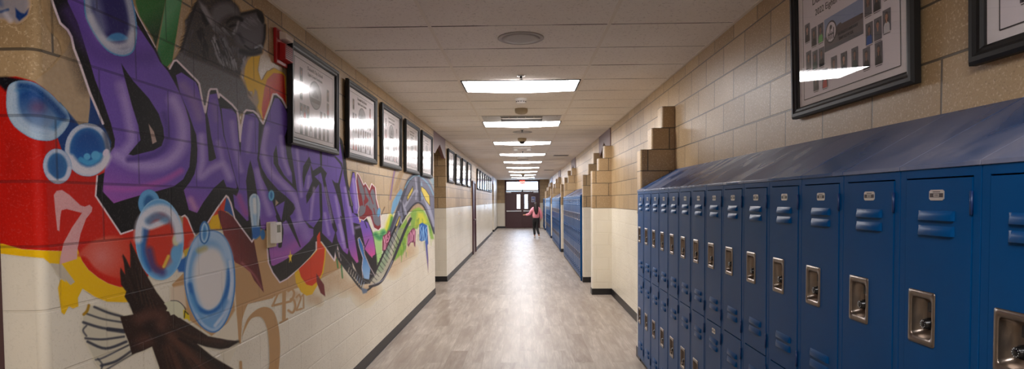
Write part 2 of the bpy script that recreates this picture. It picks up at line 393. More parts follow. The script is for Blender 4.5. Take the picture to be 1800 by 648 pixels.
# ------------------------------------------------------------------ lockers
XF = 1.0886; LW = .3048; ZT = 1.631; ZB = .062
def rrect(y0, y1, z0, z1, r, n=4):
    pts = []
    for cx, cz, a0 in ((y1 - r, z1 - r, 0), (y0 + r, z1 - r, PI / 2), (y0 + r, z0 + r, PI), (y1 - r, z0 + r, 1.5 * PI)):
        for k in range(n + 1):
            a = a0 + PI / 2 * k / n; pts.append((cx + r * math.cos(a), cz + r * math.sin(a)))
    return pts
def louver(mb, y0, y1, z0, z1, x, d=.0075):
    # a pressed half hood: flush at its top and ends, open at the bottom edge
    nseg = 5; v = []; f = []
    prof = [(0, z1), (.55 * d, z1 - .25 * (z1 - z0)), (.92 * d, z1 - .55 * (z1 - z0)), (d, z0 + .10 * (z1 - z0)), (.93 * d, z0)]
    ys = [(y0, 0), (y0 + .004, .55), (y0 + .011, 1), (y1 - .011, 1), (y1 - .004, .55), (y1, 0)]
    for yy, s_ in ys:
        for dx, zz in prof: v.append((x - .0004 - dx * s_, yy, zz))
    n_ = len(prof)
    for i in range(len(ys) - 1):
        for j in range(n_ - 1): f.append((i * n_ + j, (i + 1) * n_ + j, (i + 1) * n_ + j + 1, i * n_ + j + 1))
    mb.add(v, f, 0, True)
    # a dark face gives the shade in the opening under the hood
    b = len(mb.v); vv = [(x - .0004 - .93 * d * s_, yy, z0 - .0001) for yy, s_ in ys] + [(x - .0004, yy, z0 - .0001) for yy, s_ in ys]
    k = len(ys); mb.add(vv, [(i, i + 1, k + i + 1, k + i) for i in range(k - 1)], 1)
def make_locker():
    """two-tier locker, local origin at its near front floor corner; y runs away from the camera"""
    t = empty('locker')
    # shell: sides, back, top, bottom and front frame
    mb = MB(); B = XR - XF - .002
    mb.box(.012, B, .0008, .0024, ZB, ZT - .001); mb.box(.012, B, LW - .0024, LW - .0008, ZB, ZT - .001)
    mb.box(B - .002, B, .0008, LW - .0008, ZB, ZT); mb.box(.012, B, .0008, LW - .0008, ZB, ZB + .002); mb.box(.012, B, .0008, LW - .0008, .840, .842)
    mb.box(.0, .014, .0013, .0245, ZB, ZT); mb.box(.0, .014, LW - .0265, LW - .0013, ZB, ZT)
    mb.box(.0, .014, .0245, LW - .0265, 1.6075, ZT); mb.box(.0, .014, .0245, LW - .0265, ZB, ZB + .017); mb.box(.008, .014, .0245, LW - .0265, .838, .846)
    mb.build('locker_body', M['blue'], t, .0012, 1)
    # sloped top
    mb = MB(); zb = 1.841; xb = XR - XF - .001
    mb.prism([(-.004, ZT + .0005), (-.004, ZT + .012), (xb, zb), (xb, zb - .012), (.012, ZT + .0005)], 'y', .0014, LW - .0014)
    mb.build('sloped_top', M['dusty'], t, .001, 1)
    MB().box(.03, B, .0, LW, 0, ZB - .001).build('toe_base', M['base'], t)
    for zo, tier in ((0, 'upper'), (-.762, 'lower')):
        y0, y1, z0, z1 = .0278, LW - .0300, .8475 + zo, 1.604 + zo
        if tier == 'lower': z0 = .082
        cy0, cy1, cz0, cz1 = .160, .244, 1.172 + zo, 1.282 + zo     # recess opening
        mb = MB()
        ys = [y0, cy0, cy1, y1]; zs = [z0, cz0, cz1, z1]
        v = [(-.002, a, b) for a in ys for b in zs]
        f = [(i * 4 + j, (i + 1) * 4 + j, (i + 1) * 4 + j + 1, i * 4 + j + 1) for i in range(3) for j in range(3) if not (i == 1 and j == 1)]
        mb.add(v, f)
        # returned edges
        e = [(y0, z0), (y1, z0), (y1, z1), (y0, z1)]
        mb.add([(-.002, a, b) for a, b in e] + [(.011, a, b) for a, b in e], [(i, (i + 1) % 4, 4 + (i + 1) % 4, 4 + i) for i in range(4)])
        for a, b in ((1.494, 1.520), (1.454, 1.480), (.963, .989), (.923, .949)):
            louver(mb, .083, .221, a + zo, b + zo, -.002)
        d = mb.build('door', [M['blue'], M['slotshade']], t)
        # recessed handle: a drawn metal plate with its bowl
        o_ = rrect(.149, .255, 1.154 + zo, 1.301 + zo, .007); i_ = rrect(.160, .244, 1.172 + zo, 1.282 + zo, .012)
        m_ = [(.5 * (p[0] + q[0]), .5 * (p[1] + q[1])) for p, q in zip(o_, i_)]
        b_ = rrect(.166, .238, 1.180 + zo, 1.276 + zo, .012); N_ = len(o_)
        rings = [(o_, -.0021), (o_, -.0048), (m_, -.0052), (i_, -.0046), (i_, -.001), (b_, .024), (rrect(.176, .228, 1.192 + zo, 1.266 + zo, .010), .030)]
        v = [(x, p[0], p[1]) for ring, x in rings for p in ring]
        f = [(k * N_ + i, k * N_ + (i + 1) % N_, (k + 1) * N_ + (i + 1) % N_, (k + 1) * N_ + i) for k in range(len(rings) - 1) for i in range(N_)]
        f.append(tuple((len(rings) - 1) * N_ + i for i in range(N_)))
        mb = MB().add(v, f, 0, True)
        mb.box(.006, .031, .168, .190, 1.246 + zo, 1.272 + zo, 1)       # latch slot at the top of the bowl, its shade as dark colour
        mb.build('handle_recess', [M['steel'], M['slotshade']], d)
        c = (.0, .190, 1.212 + zo)
        mb = MB().lathe([(.001, -.0075), (.010, -.0075), (.0125, -.005), (.0135, .003), (.0165, .006), (.0175, .029)], c, 'x', 20)
        for k in range(10):
            a = 2 * PI * k / 10
            mb.box(c[0] - .0079, c[0] - .0074, c[1] + .0092 * math.cos(a) - .0006, c[1] + .0092 * math.cos(a) + .0006, c[2] + .0092 * math.sin(a) - .0012, c[2] + .0092 * math.sin(a) + .0012, 1)
        mb.build('combination_dial', [M['dial'], M['dialmark']], d)
        for za, zb_ in ((1.512, 1.570), (.884, .946)):
            MB().lathe([(.0036, 0), (.0036, zb_ - za)], (-.0035, .0262, za + zo), 'z', 10).box(-.0035, .0, .0262, .034, za + zo, zb_ + zo).build('hinge', M['darkblue'], d)
        if tier == 'upper': number_plate(zo, d)
    return t
def number_plate(zo, d):
    z0, z1 = 1.547 + zo, 1.575 + zo; y0, y1 = .122, .178
    mb = MB().prism([(y0, z0 + .004), (y0 + .006, z0), (y1 - .006, z0), (y1, z0 + .004), (y1, z1 - .004), (y1 - .006, z1), (y0 + .006, z1), (y0, z1 - .004)], 'x', -.0035, -.0019)
    mb.box(-.0038, -.0034, y0 + .003, y1 - .003, z0 + .008, z1 - .009, 1)
    mb.box(-.0041, -.0037, y0 + .018, y1 - .018, z0 + .0095, z1 - .0105, 2)
    for k in range(3): mb.box(-.0043, -.0040, y0 + .021 + k * .005, y0 + .0235 + k * .005, z0 + .0105, z1 - .0115, 1)
    mb.box(-.0038, -.0034, y0 + .014, y1 - .014, z1 - .0065, z1 - .0045, 1)
    return mb.build('number_plate', [M['plate'], M['plateband'], M['plate']], d)
proto = make_locker(); cache_kids(proto)
used = [False]
def place_locker(y, label, group):
    if not used[0]: o = proto; used[0] = True
    else: o = copy_tree(proto)
    o.location = (XF, y, 0); tag(o, label, 'locker', group); return o
# nearest row: the last column ends at the pier
NEAR_END = 5.7035
near = []
for k in range(18):
    y = NEAR_END - LW * (k + 1)
    if k == 0: where = 'at the far end of the nearest row, touching the stepped pier'
    elif k < 15: where = '%s from the stepped pier in the nearest row' % ORD[k]
    else: where = '%s from the stepped pier in the nearest row' % ORD[k]
    near.append(place_locker(y, 'blue two-tier locker, ' + where, 'blue lockers of the nearest row'))
# the one lower door that keeps its number plate
for c in [c for c in bpy.data.objects if c.parent == near[7] and c.name.startswith('door')]:
    if c.data.vertices and max(v.co.z for v in c.data.vertices) < 1.0: number_plate(-.762, c)
rows = [(11.455, 16, 'second', 'just beyond the first doorway'), (18.06, 16, 'third', 'beyond the second doorway'), (24.66, 16, 'fourth', 'beyond the third doorway'), (31.26, 8, 'fifth', 'beside the double doors')]
for y0, nn, rn, wh in rows:
    for k in range(nn):
        lab = 'distant blue two-tier locker, %s from the near end of the %s row' % (ORD[k], rn)
        place_locker(y0 + k * LW, lab, 'blue lockers of the %s row, %s' % (rn, wh))
    # end panel with bolt heads
    mb = MB().prism([(XF + .001, 0), (XR - .002, 0), (XR - .002, 1.835), (XF - .002, ZT + .008)], 'y', y0 - .004, y0 - .0005)
    for zz in (.25, .6, .95, 1.3):
        for xx in (XF + .05, XR - .06): mb.lathe([(.001, -.0035), (.005, -.003), (.006, 0)], (xx, y0 - .0035, zz), 'y', 8, 1)
    o = mb.build('end_panel', [M['blue'], M['plate']]); tag(o, 'dark blue side panel with bolt heads closing the near end of the %s locker row' % rn, 'locker panel')

# ------------------------------------------------------------------ ceiling fixtures
def make_light():
    t = empty('ceiling_light')
    W, H = 1.2192 - .03, .6096 - .014
    # shallow curved diffuser
    nx, ny = 24, 8; v = []; f = []
    for i in range(nx + 1):
        for j in range(ny + 1):
            a, b = -1 + 2 * i / nx, -1 + 2 * j / ny
            v.append((a * (W / 2 - .016), b * (H / 2 - .010), -.004 - .034 * max(0, math.cos(a * PI / 2)) ** 1.3 * (1 - .55 * abs(b) ** 3)))
    for i in range(nx):
        for j in range(ny): f.append((i * (ny + 1) + j, (i + 1) * (ny + 1) + j, (i + 1) * (ny + 1) + j + 1, i * (ny + 1) + j + 1))
    mb = MB().add(v, f, 0, True)
    e = [(-(W / 2 - .016), -(H / 2 - .01)), (W / 2 - .016, -(H / 2 - .01)), (W / 2 - .016, H / 2 - .01), (-(W / 2 - .016), H / 2 - .01)]
    mb.build('diffuser', M['light'], t)
    f = MB().box(-W / 2, -W / 2 + .016, -H / 2, H / 2, -.006, 0).box(W / 2 - .016, W / 2, -H / 2, H / 2, -.006, 0)
    f.box(-W / 2, W / 2, -H / 2, -H / 2 + .010, -.006, 0).box(-W / 2, W / 2, H / 2 - .010, H / 2, -.006, 0).box(-W / 2, W / 2, -H / 2, H / 2, -.001, 0)
    f.build('light_frame', M['lightrim'], t)
    return t
lt = make_light(); cache_kids(lt); XC = (XA + XB) / 2
GY = 4.0805
LABL = ['nearest bright troffer light across the ceiling', 'second troffer light from the camera, just behind the slotted air panel'] + ['%s bright troffer light along the corridor ceiling, counted from the nearest' % ORD[k] for k in range(2, 9)]
for k in range(9):
    o = lt if k == 0 else copy_tree(lt)
    o.location = (XC, GY + (3.5 + 5 * k) * .6096, CEIL - .0003); tag(o, LABL[k], 'ceiling light', 'troffer lights along the corridor')
for k, lb in ((6.5, 'added unseen fill troffer in the ceiling just behind the viewpoint'), (11.5, 'added unseen fill troffer farther behind the viewpoint')):  # unseen troffers added behind the camera to brighten the near end
    o = copy_tree(lt); o.location = (XC, GY - k * .6096, CEIL - .0003); tag(o, lb, 'ceiling light', 'troffer lights along the corridor')

def round_fix(name, y, r, prof, mats, label, cat, x=XC, group=None):
    o = MB().lathe([(a * r, b) for a, b in prof], (0, 0, 0), 'z', 40).build(name, mats); o.location = (x, y, CEIL - .0005)
    return tag(o, label, cat, group)
for y, lb in ((4.39, 'large round grey speaker grille in the nearest ceiling tiles'), (10.35, 'smaller-looking round speaker grille beyond the second light'), (17.3, 'distant round speaker grille beyond the fourth light')):
    o = empty('ceiling_speaker', (XC + .01, y, CEIL - .0005), 0, lb, 'speaker', 'round ceiling speakers')
    MB().lathe([(.168, 0), (.168, -.006), (.160, -.009), (.154, -.007)], (0, 0, 0), 'z', 48).build('rim', M['greygrille'], o)
    MB().lathe([(.154, -.0065), (.1, -.0085), (.001, -.009)], (0, 0, 0), 'z', 48).build('grille', M['greygrille'], o)
# sprinkler heads
SPR = [(5.70, 'nearest chrome sprinkler head, just before the first light'), (10.02, 'chrome sprinkler head between the second and third lights'), (14.4, 'sprinkler head below the third light in the picture'), (18.7, 'distant sprinkler head before the fifth light'), (23.0, 'farthest sprinkler head, a dark speck near the sixth light')]
sp = empty('sprinkler_head')
MB().lathe([(.038, 0), (.036, -.006), (.020, -.010), (.012, -.010)], (0, 0, 0), 'z', 24).build('escutcheon', M['chrome'], sp)
mb = MB().lathe([(.012, -.008), (.013, -.022), (.006, -.024), (.004, -.040), (.018, -.041), (.018, -.044), (.001, -.045)], (0, 0, 0), 'z', 16)
mb.box(-.013, -.010, -.003, .003, -.041, -.016); mb.box(.010, .013, -.003, .003, -.041, -.016)
mb.build('deflector', M['black'], sp); cache_kids(sp)
for i, (y, lb) in enumerate(SPR):
    o = sp if i == 0 else copy_tree(sp); o.location = (XC + .005, y, CEIL - .0005); tag(o, lb, 'sprinkler', 'sprinklers along the ceiling centre line')
# smoke detector
o = empty('smoke_detector', (XC, 6.98, CEIL - .0005), 0, 'white round smoke detector just beyond the nearest light', 'smoke detector')
MB().lathe([(.075, 0), (.075, -.012), (.066, -.018), (.064, -.030)], (0, 0, 0), 'z', 32).build('base', M['white'], o)
MB().lathe([(.060, -.029), (.058, -.046), (.048, -.054), (.001, -.056)], (0, 0, 0), 'z', 32).build('sensor_head', M['white'], o)
mb = MB()
for k in range(12): mb.box(.0575, .0605, -.010, .010, -.042, -.035, 0, Matrix.Rotation(2 * PI * k / 12, 4, 'Z'))
mb.build('vent_slots', M['slotshade'], o)
# tan dome camera after it
for (y, lb, mt) in ((7.75, 'tan drum-shaped camera housing between the smoke detector and the air panel', 'tan'), (11.4, 'dark dome security camera on a tan base before the third light', 'tan'), (26.6, 'distant dome camera near the far lights', 'tan')):
    o = empty('security_camera', (XC, y, CEIL - .0005), 0, lb, 'camera')
    MB().lathe([(.082, 0), (.084, -.030), (.076, -.055), (.060, -.064)], (0, 0, 0), 'z', 32).build('housing', M[mt], o)
    MB().lathe([(.055, -.062), (.050, -.085), (.032, -.104), (.001, -.112)] if y > 8 else [(.060, -.062), (.045, -.070), (.020, -.074), (.001, -.075)], (0, 0, 0), 'z', 32).build('dome', M['black'] if y > 8 else M['tan'], o)
# emergency light with two lamps
o = empty('emergency_light', (XC, 13.25, CEIL - .0005), 0, 'pale twin-lamp emergency light fixed to the ceiling past the dome camera', 'emergency light')
MB().prism([(p[0], p[1]) for p in rrect(-.22, .22, -.07, .07, .06)], 'z', -.035, 0).build('housing', M['white'], o, .006)
for sx in (-1, 1): MB().lathe([(.02, -.03), (.045, -.045), (.055, -.075), (.050, -.082), (.001, -.080)], (sx * .15, 0, 0), 'z', 20).build('lamp_head', M['white'], o)
for y, lb in ((16.4, 'pale round ceiling diffuser past the twin-lamp emergency light'),):
    round_fix('air_diffuser', y, .16, [(1, 0), (.98, -.02), (.7, -.035), (.65, -.015), (.35, -.03), (.01, -.032)], M['white'], lb, 'air diffuser')
# slotted air panel in the tile ahead of the second light
yy = GY + 7.5 * .6096
o = empty('air_vent', (XC, yy, CEIL - .0005), 0, 'grey ceiling panel with a slotted air grille ahead of the second light', 'air vent')
MB().box(-.56, .56, -.285, .285, -.006, 0).build('panel', M['panel'], o, .002)
mb = MB().box(-.30, .30, -.22, -.16, -.012, -.006).box(-.30, .30, .04, .22, -.012, -.006)
mb.build('slot_grille', M['slot'], o)
mb = MB()
for k in range(6): mb.box(-.30 + .118 * k, -.292 + .118 * k, -.22, -.16, -.0135, -.0118)
mb.build('grille_bars', M['rail'], o)
MB().box(-.28, .28, -.12, .02, -.011, -.006).build('reflection_patch', M['white'], o, .002)  # white plate puts the panel's bright reflected patch in as colour
for sx in (-.5, .5):
    MB().lathe([(.008, -.006), (.007, -.010), (.001, -.011)], (sx, -.22, 0), 'z', 12).build('screw', M['chrome'], o)
for (x0, x1, y, lb) in ((.79, 1.2, 15.8, 'thin slot vent in the right ceiling tiles above the second locker row'), (.80, 1.2, 23.4, 'farther thin slot vent in the right ceiling tiles')):
    o = empty('slot_vent', ((x0 + x1) / 2, y, CEIL - .0005), 0, lb, 'air vent')
    w = (x1 - x0) / 2; MB().box(-w, w, -.16, .16, -.006, 0).build('vent_frame', M['panel'], o)
    mb = MB()
    for k in range(4): mb.box(-w + .02, w - .02, -.13 + .07 * k, -.085 + .07 * k, -.0075, -.0058)
    mb.build('slots', M['slot'], o)

# ------------------------------------------------------------------ framed composites
SKIN = [simple('skin_tone_%s' % a, c, .6) for a, c in (('light', (198, 152, 128)), ('tan', (172, 122, 96)), ('brown', (140, 96, 74)))]
HAIR = [simple('hair_%s' % a, c, .6) for a, c in (('black', (26, 21, 22)), ('brown', (62, 42, 32)))]
SHIRT = {k: simple('shirt_' + k, c, .8) for k, c in dict(black=(30, 30, 34), grey=(96, 94, 100), blue=(36, 84, 160), green=(120, 190, 110), red=(178, 52, 56), white=(208, 206, 210), teal=(44, 70, 66)).items()}
BACK = simple('portrait_backdrop', (92, 90, 98), .7)
def ell(cx, cz, rx, rz, n=14, a0=0, a1=2 * PI): return [(cx + rx * math.cos(a0 + (a1 - a0) * k / n), cz + rz * math.sin(a0 + (a1 - a0) * k / n)) for k in range(n)]
_pm = {}
def portrait_mesh(shirt, hs, hb, w=.052, h=.088, longhair=False):
    key = (shirt, hs, hb, round(w, 3), longhair)
    if key in _pm: return _pm[key]
    mb = MB(); q = 0
    def lay(pts, y, mi): mb.add([(p[0], -y, p[1]) for p in pts], [tuple(range(len(pts)))], mi)
    lay([(-w / 2, -h / 2), (w / 2, -h / 2), (w / 2, h / 2), (-w / 2, h / 2)], .0002, 0)
    if longhair: lay(ell(0, .006, .0125, .026), .0004, 3)
    lay([(-.020, -h / 2), (.020, -h / 2), (.0185, -.018), (.012, -.009), (.004, -.005), (-.004, -.005), (-.012, -.009), (-.0185, -.018)], .0006, 1)
    lay([(-.004, -.010), (.004, -.010), (.004, .004), (-.004, .004)], .0008, 2)
    lay(ell(0, .021, .0105, .0135), .0009, 3)
    lay(ell(0, .014, .0085, .0125), .0011, 2)
    lay(ell(0, .0245, .0095, .0065, 10, 0, PI * 1.12), .0013, 3)
    mb.box(-.004, -.0018, -.0015, -.0012, .0145, .0158, 3); mb.box(.0018, .004, -.0015, -.0012, .0145, .0158, 3); mb.box(-.003, .003, -.0015, -.0012, .0075, .0085, 4)
    mb.box(-w * .42, w * .42, -.0005, -.0002, -h / 2 - .0065, -h / 2 - .004, 5)
    o = mb.build('tmp', [BACK, SHIRT[shirt], SKIN[hs], HAIR[hb], SHIRT['red'], M['ink']]); me = o.data; bpy.data.objects.remove(o); _pm[key] = me
    return me
def portraits(parent, spots, seed, s=1.0):
    r = random.Random(seed); sh = ['black', 'grey', 'black', 'teal', 'grey', 'white', 'black', 'red']
    for i, sp_ in enumerate(spots):
        x, z = sp_[:2]; shirt = sp_[2] if len(sp_) > 2 else r.choice(sh)
        o = bpy.data.objects.new('portrait', portrait_mesh(shirt, r.randrange(3), r.randrange(2), longhair=(sp_[3] if len(sp_) > 3 else r.random() < .5)))
        COL.objects.link(o); o.parent = parent; o.location = (x, -.0085, z); o.scale = (s, 1, s)
def frame_base(W, H, pane, fw=.052, dp=.032):
    """picture centred on its origin, facing -y, back plane at y = 0"""
    t = empty('framed_composite')
    prof = [(0, 0), (0, dp * .72), (.010, dp), (.024, dp), (.034, dp * .80), (.044, dp * .72), (fw, dp * .5), (fw, 0)]   # distance inwards, height
    corners = [(-1, -1), (1, -1), (1, 1), (-1, 1)]; v = []
    for sx, sz in corners:
        for d_, h_ in prof: v.append((sx * (W / 2 - d_), -h_, sz * (H / 2 - d_)))
    n_ = len(prof); f = [(c * n_ + j, c * n_ + (j + 1) % n_, ((c + 1) % 4) * n_ + (j + 1) % n_, ((c + 1) % 4) * n_ + j) for c in range(4) for j in range(n_)]
    MB().add(v, f).build('frame', M['frame'], t)
    w, h = W / 2 - fw, H / 2 - fw
    MB().box(-w - .004, w + .004, -.006, -.001, -h - .004, h + .004).build('mat_board', M['mat'], t)
    iw, ih = w - .050, h - .032
    mb = MB().box(-iw, iw, -.0075, -.0058, -ih, ih)
    for a in (-1, 1):
        mb.box(a * iw - .002, a * iw + .002, -.0079, -.0074, -ih, ih, 1); mb.box(-iw, iw, -.0079, -.0074, a * ih - .002, a * ih + .002, 1)
    mb.build('print', [M['print'], M['ink']], t)
    MB().box(-w - .002, w + .002, -.0125, -.0115, -h - .002, h + .002).build('glass_pane', pane, t)
    return t
TM = lambda x, z, sc=1: Matrix.Translation((x, -.0083, z)) @ Matrix.Rotation(PI / 2, 4, 'X') @ Matrix.Diagonal((sc, 1, 1, 1))
SKY = simple('photo_sky', (138, 152, 186), .7); ROOF = simple('photo_roof', (74, 54, 54), .7); WALLP = simple('photo_block_wall', (104, 96, 98), .7); LETT = simple('photo_letters', (52, 46, 50), .7)
def school_photo(parent, x, z, w=.318, h=.150):
    mb = MB()
    def lay(pts, y, mi): mb.add([(x + p[0] * w, -.0083 - y, z + p[1] * h) for p in pts], [tuple(range(len(pts)))], mi)
    lay([(-.5, -.5), (.5, -.5), (.5, .5), (-.5, .5)], 0, 0)
    lay([(-.5, -.5), (.5, -.5), (.5, .02), (-.05, .05), (-.20, -.05), (-.5, -.05)], .0003, 1)
    lay([(-.24, -.12), (-.14, .12), (-.05, .16), (-.02, .10), (.5, .08), (.5, -.06), (-.24, -.16)], .0006, 2)
    lay(ell(-.31, .03, .155, .34, 28), .0008, 3); lay(ell(-.31, .03, .132, .29, 28), .001, 4)
    for q in range(4): lay([(-.40 + .05 * q, -.18), (-.375 + .05 * q, -.20), (-.37 + .05 * q, .02 + .10 * (q % 2)), (-.39 + .05 * q, .05 + .10 * (q % 2))], .0012, 3)
    lay([(-.40, -.06), (-.22, -.06), (-.22, -.02), (-.40, -.02)], .0013, 3)
    lay(ell(-.31, .17, .035, .07, 10), .0012, 3)
    lay([(-.5, -.5), (.5, -.5), (.5, -.40), (-.5, -.36)], .0006, 5)
    o = mb.build('school_photo', [SKY, WALLP, ROOF, LETT, M['print'], BACK], parent)
    for i, (tx, zz) in enumerate((('DUNSEITH INDIAN', -.20), ('DAY SCHOOL', -.345))):
        text('sign_lettering', tx, .0185, LETT, o, Matrix.Translation((x + (.125 if i == 0 else .09) * w, -.0095, z + zz * h)) @ Matrix.Rotation(PI / 2, 4, 'X'))
    return o
# right wall
R1 = frame_base(.973, .666, M['pane'])
text('title', 'Dunseith Indian Day School', .050, M['ink'], R1, TM(-.005, .190, 1.0))
text('title', '2022 Eighth Grade Graduates', .043, M['ink'], R1, TM(-.005, .133, .98))
school_photo(R1, -.015, .012)
portraits(R1, [(-.339, .074, 'black'), (-.273, .038, 'black', True), (-.208, .038, 'green'), (-.33, -.062, 'grey', True), (-.266, -.075, 'teal'), (-.203, -.076, 'black'),
               (-.092, -.144, 'grey'), (-.008, -.146, 'black', True), (.078, -.147, 'teal', True), (.164, -.170, 'black'), (.248, -.169, 'black'), (.186, -.074, 'blue', True),
               (.245, -.072, 'grey'), (.303, -.057, 'white', True), (.18, .044, 'grey', True), (.241, .044, 'black'), (-.261, -.18, 'grey'), (-.175, -.182, 'red'),
               (.31, .07, 'black')], 3)
R1.location = (XR - .006, 2.667, 2.300); R1.rotation_euler = (math.radians(-R1TILT), 0, -PI / 2)
R1.location.x -= .010
tag(R1, 'black-framed 2022 eighth grade composite over the lockers, with a bright reflection across it', 'framed picture', 'framed composites on the right wall')
R2 = frame_base(.973, .666, M['pane'])
school_photo(R2, -.015, .06)
text('title', 'Dunseith Indian Day School', .050, M['ink'], R2, TM(-.005, .200, 1.0))
portraits(R2, [(-.285 + .075 * i, -.15, 'black') for i in range(9)] + [(-.34, -.04), (-.27, -.04), (.26, -.04), (.33, -.04), (-.34, .08), (.33, .08)], 9)
R2.location = (XR - .014, 1.921 - .4865, 2.300); R2.rotation_euler = (math.radians(1.2), 0, -PI / 2)
tag(R2, 'black-framed composite cut off by the top right corner of the photo', 'framed picture', 'framed composites on the right wall')
# left wall
def left_frame(k, y0, w, label, z0=1.925, h=.662, detail=True):
    t = frame_base(w, h, M['haze'])
    if detail:
        text('title', 'Dunseith Day School', .036, M['ink'], t, TM(0, .205)); text('title', 'Eighth Grade Graduates', .030, M['ink'], t, TM(0, .168))
        mb = MB(); L_ = lambda pts, y, mi: mb.add([(p[0], -.0083 - y, p[1]) for p in pts], [tuple(range(len(pts)))], mi)
        L_(ell(0, .055, .125, .100, 36), 0, 0); L_(ell(0, .055, .112, .088, 36), .0003, 1); L_([(-.10, .03), (.10, .03), (.085, .0), (-.085, .0)], .0006, 2); L_([(-.06, .06), (0, .10), (.06, .06), (.06, .04), (-.06, .04)], .0006, 0)
        mb.build('round_photo', [BACK, simple('round_photo_tone', (146, 146, 152), .7), LETT], t)
        sp_ = {0: [(-.27, .15), (-.27, .03), (.27, .10), (.27, 0)] + [(-.27 + .062 * i, -.085) for i in range(3)] + [(.12 + .075 * i, -.085) for i in range(3)] + [(-.27 + .09 * i, -.2) for i in range(7)],
               1: [(-.28, .15), (.28, .15), (-.28, .03), (-.21, .03), (.21, .03), (.28, .03)] + [(-.28 + .08 * i, -.085) for i in range(8)] + [(-.28 + .08 * i, -.2) for i in range(8)]}[k % 2]
        portraits(t, sp_, 20 + k)
    t.location = (XL + .012, y0 + w / 2, z0 + h / 2); t.rotation_euler = (math.radians(1.0), 0, PI / 2)
    return tag(t, label, 'framed picture')
LF = [(3.745, .968, 'large black-framed composite beside the red fire alarm, nearest on the mural wall'), (4.965, .98, 'second black-framed composite from the fire alarm on the mural wall'),
      (6.175, .98, 'third black-framed composite from the fire alarm, middle of the mural wall five'), (7.40, .98, 'fourth black-framed composite from the fire alarm on the mural wall'),
      (8.60, .98, 'fifth black-framed composite, last before the left side opening')]
for k, (y0, w, lb) in enumerate(LF): left_frame(k, y0, w, lb)['group'] = 'composites above the mural'
for k, y0 in enumerate((11.62, 12.95, 14.28, 15.62)):
    left_frame(k, y0, 1.0, '%s of four black-framed pictures just past the left side opening, counted from the opening' % ORD[k], detail=True)['group'] = 'composites between the opening and the maroon door'
for k in range(7):
    left_frame(k, 18.95 + 1.22 * k, .98, '%s of the seven distant black-framed pictures beyond the left maroon door, nearest first' % ORD[k], detail=False)['group'] = 'composites beyond the left maroon door'

# ------------------------------------------------------------------ fire alarm and thermostat
o = empty('fire_alarm', (XL, 3.66, 2.50), 0, 'red fire alarm with a clear strobe beside the nearest framed picture', 'fire alarm')
MB().box(.001, .022, -.085, .075, -.105, .105).build('back_box', M['red'], o, .004)
MB().prism([(.022, -.085), (.062, -.075), (.062, .015), (.022, .028)], 'y', -.055, .065).build('horn', M['red'], o, .004)
mb = MB()
for k in range(7): mb.box(.0615, .0635, -.045, .055, -.066 + .012 * k, -.062 + .012 * k)
mb.build('horn_slots', M['slotshade'], o)
MB().prism([(.022, .040), (.070, .048), (.070, .080), (.022, .095)], 'y', -.050, .060).build('strobe_lens', M['lens'], o, .006)
o = empty('wall_sensor', (XL + .0015, 3.49, 1.366), 0, 'white wall sensor with a small grey display mounted on the mural', 'thermostat')
MB().box(0, .008, -.070, .052, -.075, .075).build('back_plate', M['cream'], o, .002)
MB().box(.008, .044, -.040, .048, -.052, .072).build('sensor_body', M['white'], o, .006, 3)
MB().box(.0435, .0450, -.022, .026, .012, .056).build('display', M['lcd'], o)
for y, z, h, lb in ((13.6, 1.27, .115, 'small white switch plate on the cream wall under the second group of pictures'), (14.05, 1.27, .115, 'second white switch plate, beside the first on the cream wall'),
                    (22.8, 1.35, .25, 'tall pale wall plate beyond the left maroon door'), (24.6, 1.25, .5, 'narrow pale wall panel near the far pictures')):
    o = empty('wall_plate', (XL, y, z), 0, lb, 'wall plate')
    MB().box(.0005, .008, -.038, .038, -h / 2, h / 2).build('plate', M['white'], o, .002); MB().box(.008, .014, -.010, .010, -.02, .02).build('switch', M['cream'], o)

# ------------------------------------------------------------------ end doors
d = empty('door_1', (0, YE, 0)); d['kind'] = 'structure'; d['label'] = 'maroon steel double doors with a glazed transom at the corridor end'
y0, y1 = -.06, .06
f = MB().box(DW0, DW0 + .055, y0, y1, 0, 2.72).box(DW1 - .055, DW1, y0, y1, 0, 2.72).box(DW0, DW1, y0, y1, 2.62, 2.72).box(DW0, DW1, y0, y1, 2.09, 2.17).box(DW0 + .05, DW0 + .11, -.03, .03, 2.15, 2.65).box(DW1 - .11, DW1 - .05, -.03, .03, 2.15, 2.65).box(DW0, DW1, .024, .05, 0, .03).box(DW0 + .05, DW0 + .075, .024, .05, 0, 2.1).box(DW1 - .075, DW1 - .05, .024, .05, 0, 2.1).box((DW0 + DW1) / 2 - .045, (DW0 + DW1) / 2 + .045, .024, .05, 0, 2.1).box((DW0 + DW1) / 2 - .03, (DW0 + DW1) / 2 + .03, y0, y1, 0, 2.70)
f.build('door_frame', M['maroon'], d, .003)
MB().box(DW0 + .05, DW1 - .05, -.004, .004, 2.15, 2.67).build('transom_glass', M['doorglass'], d)
cx = (DW0 + DW1) / 2
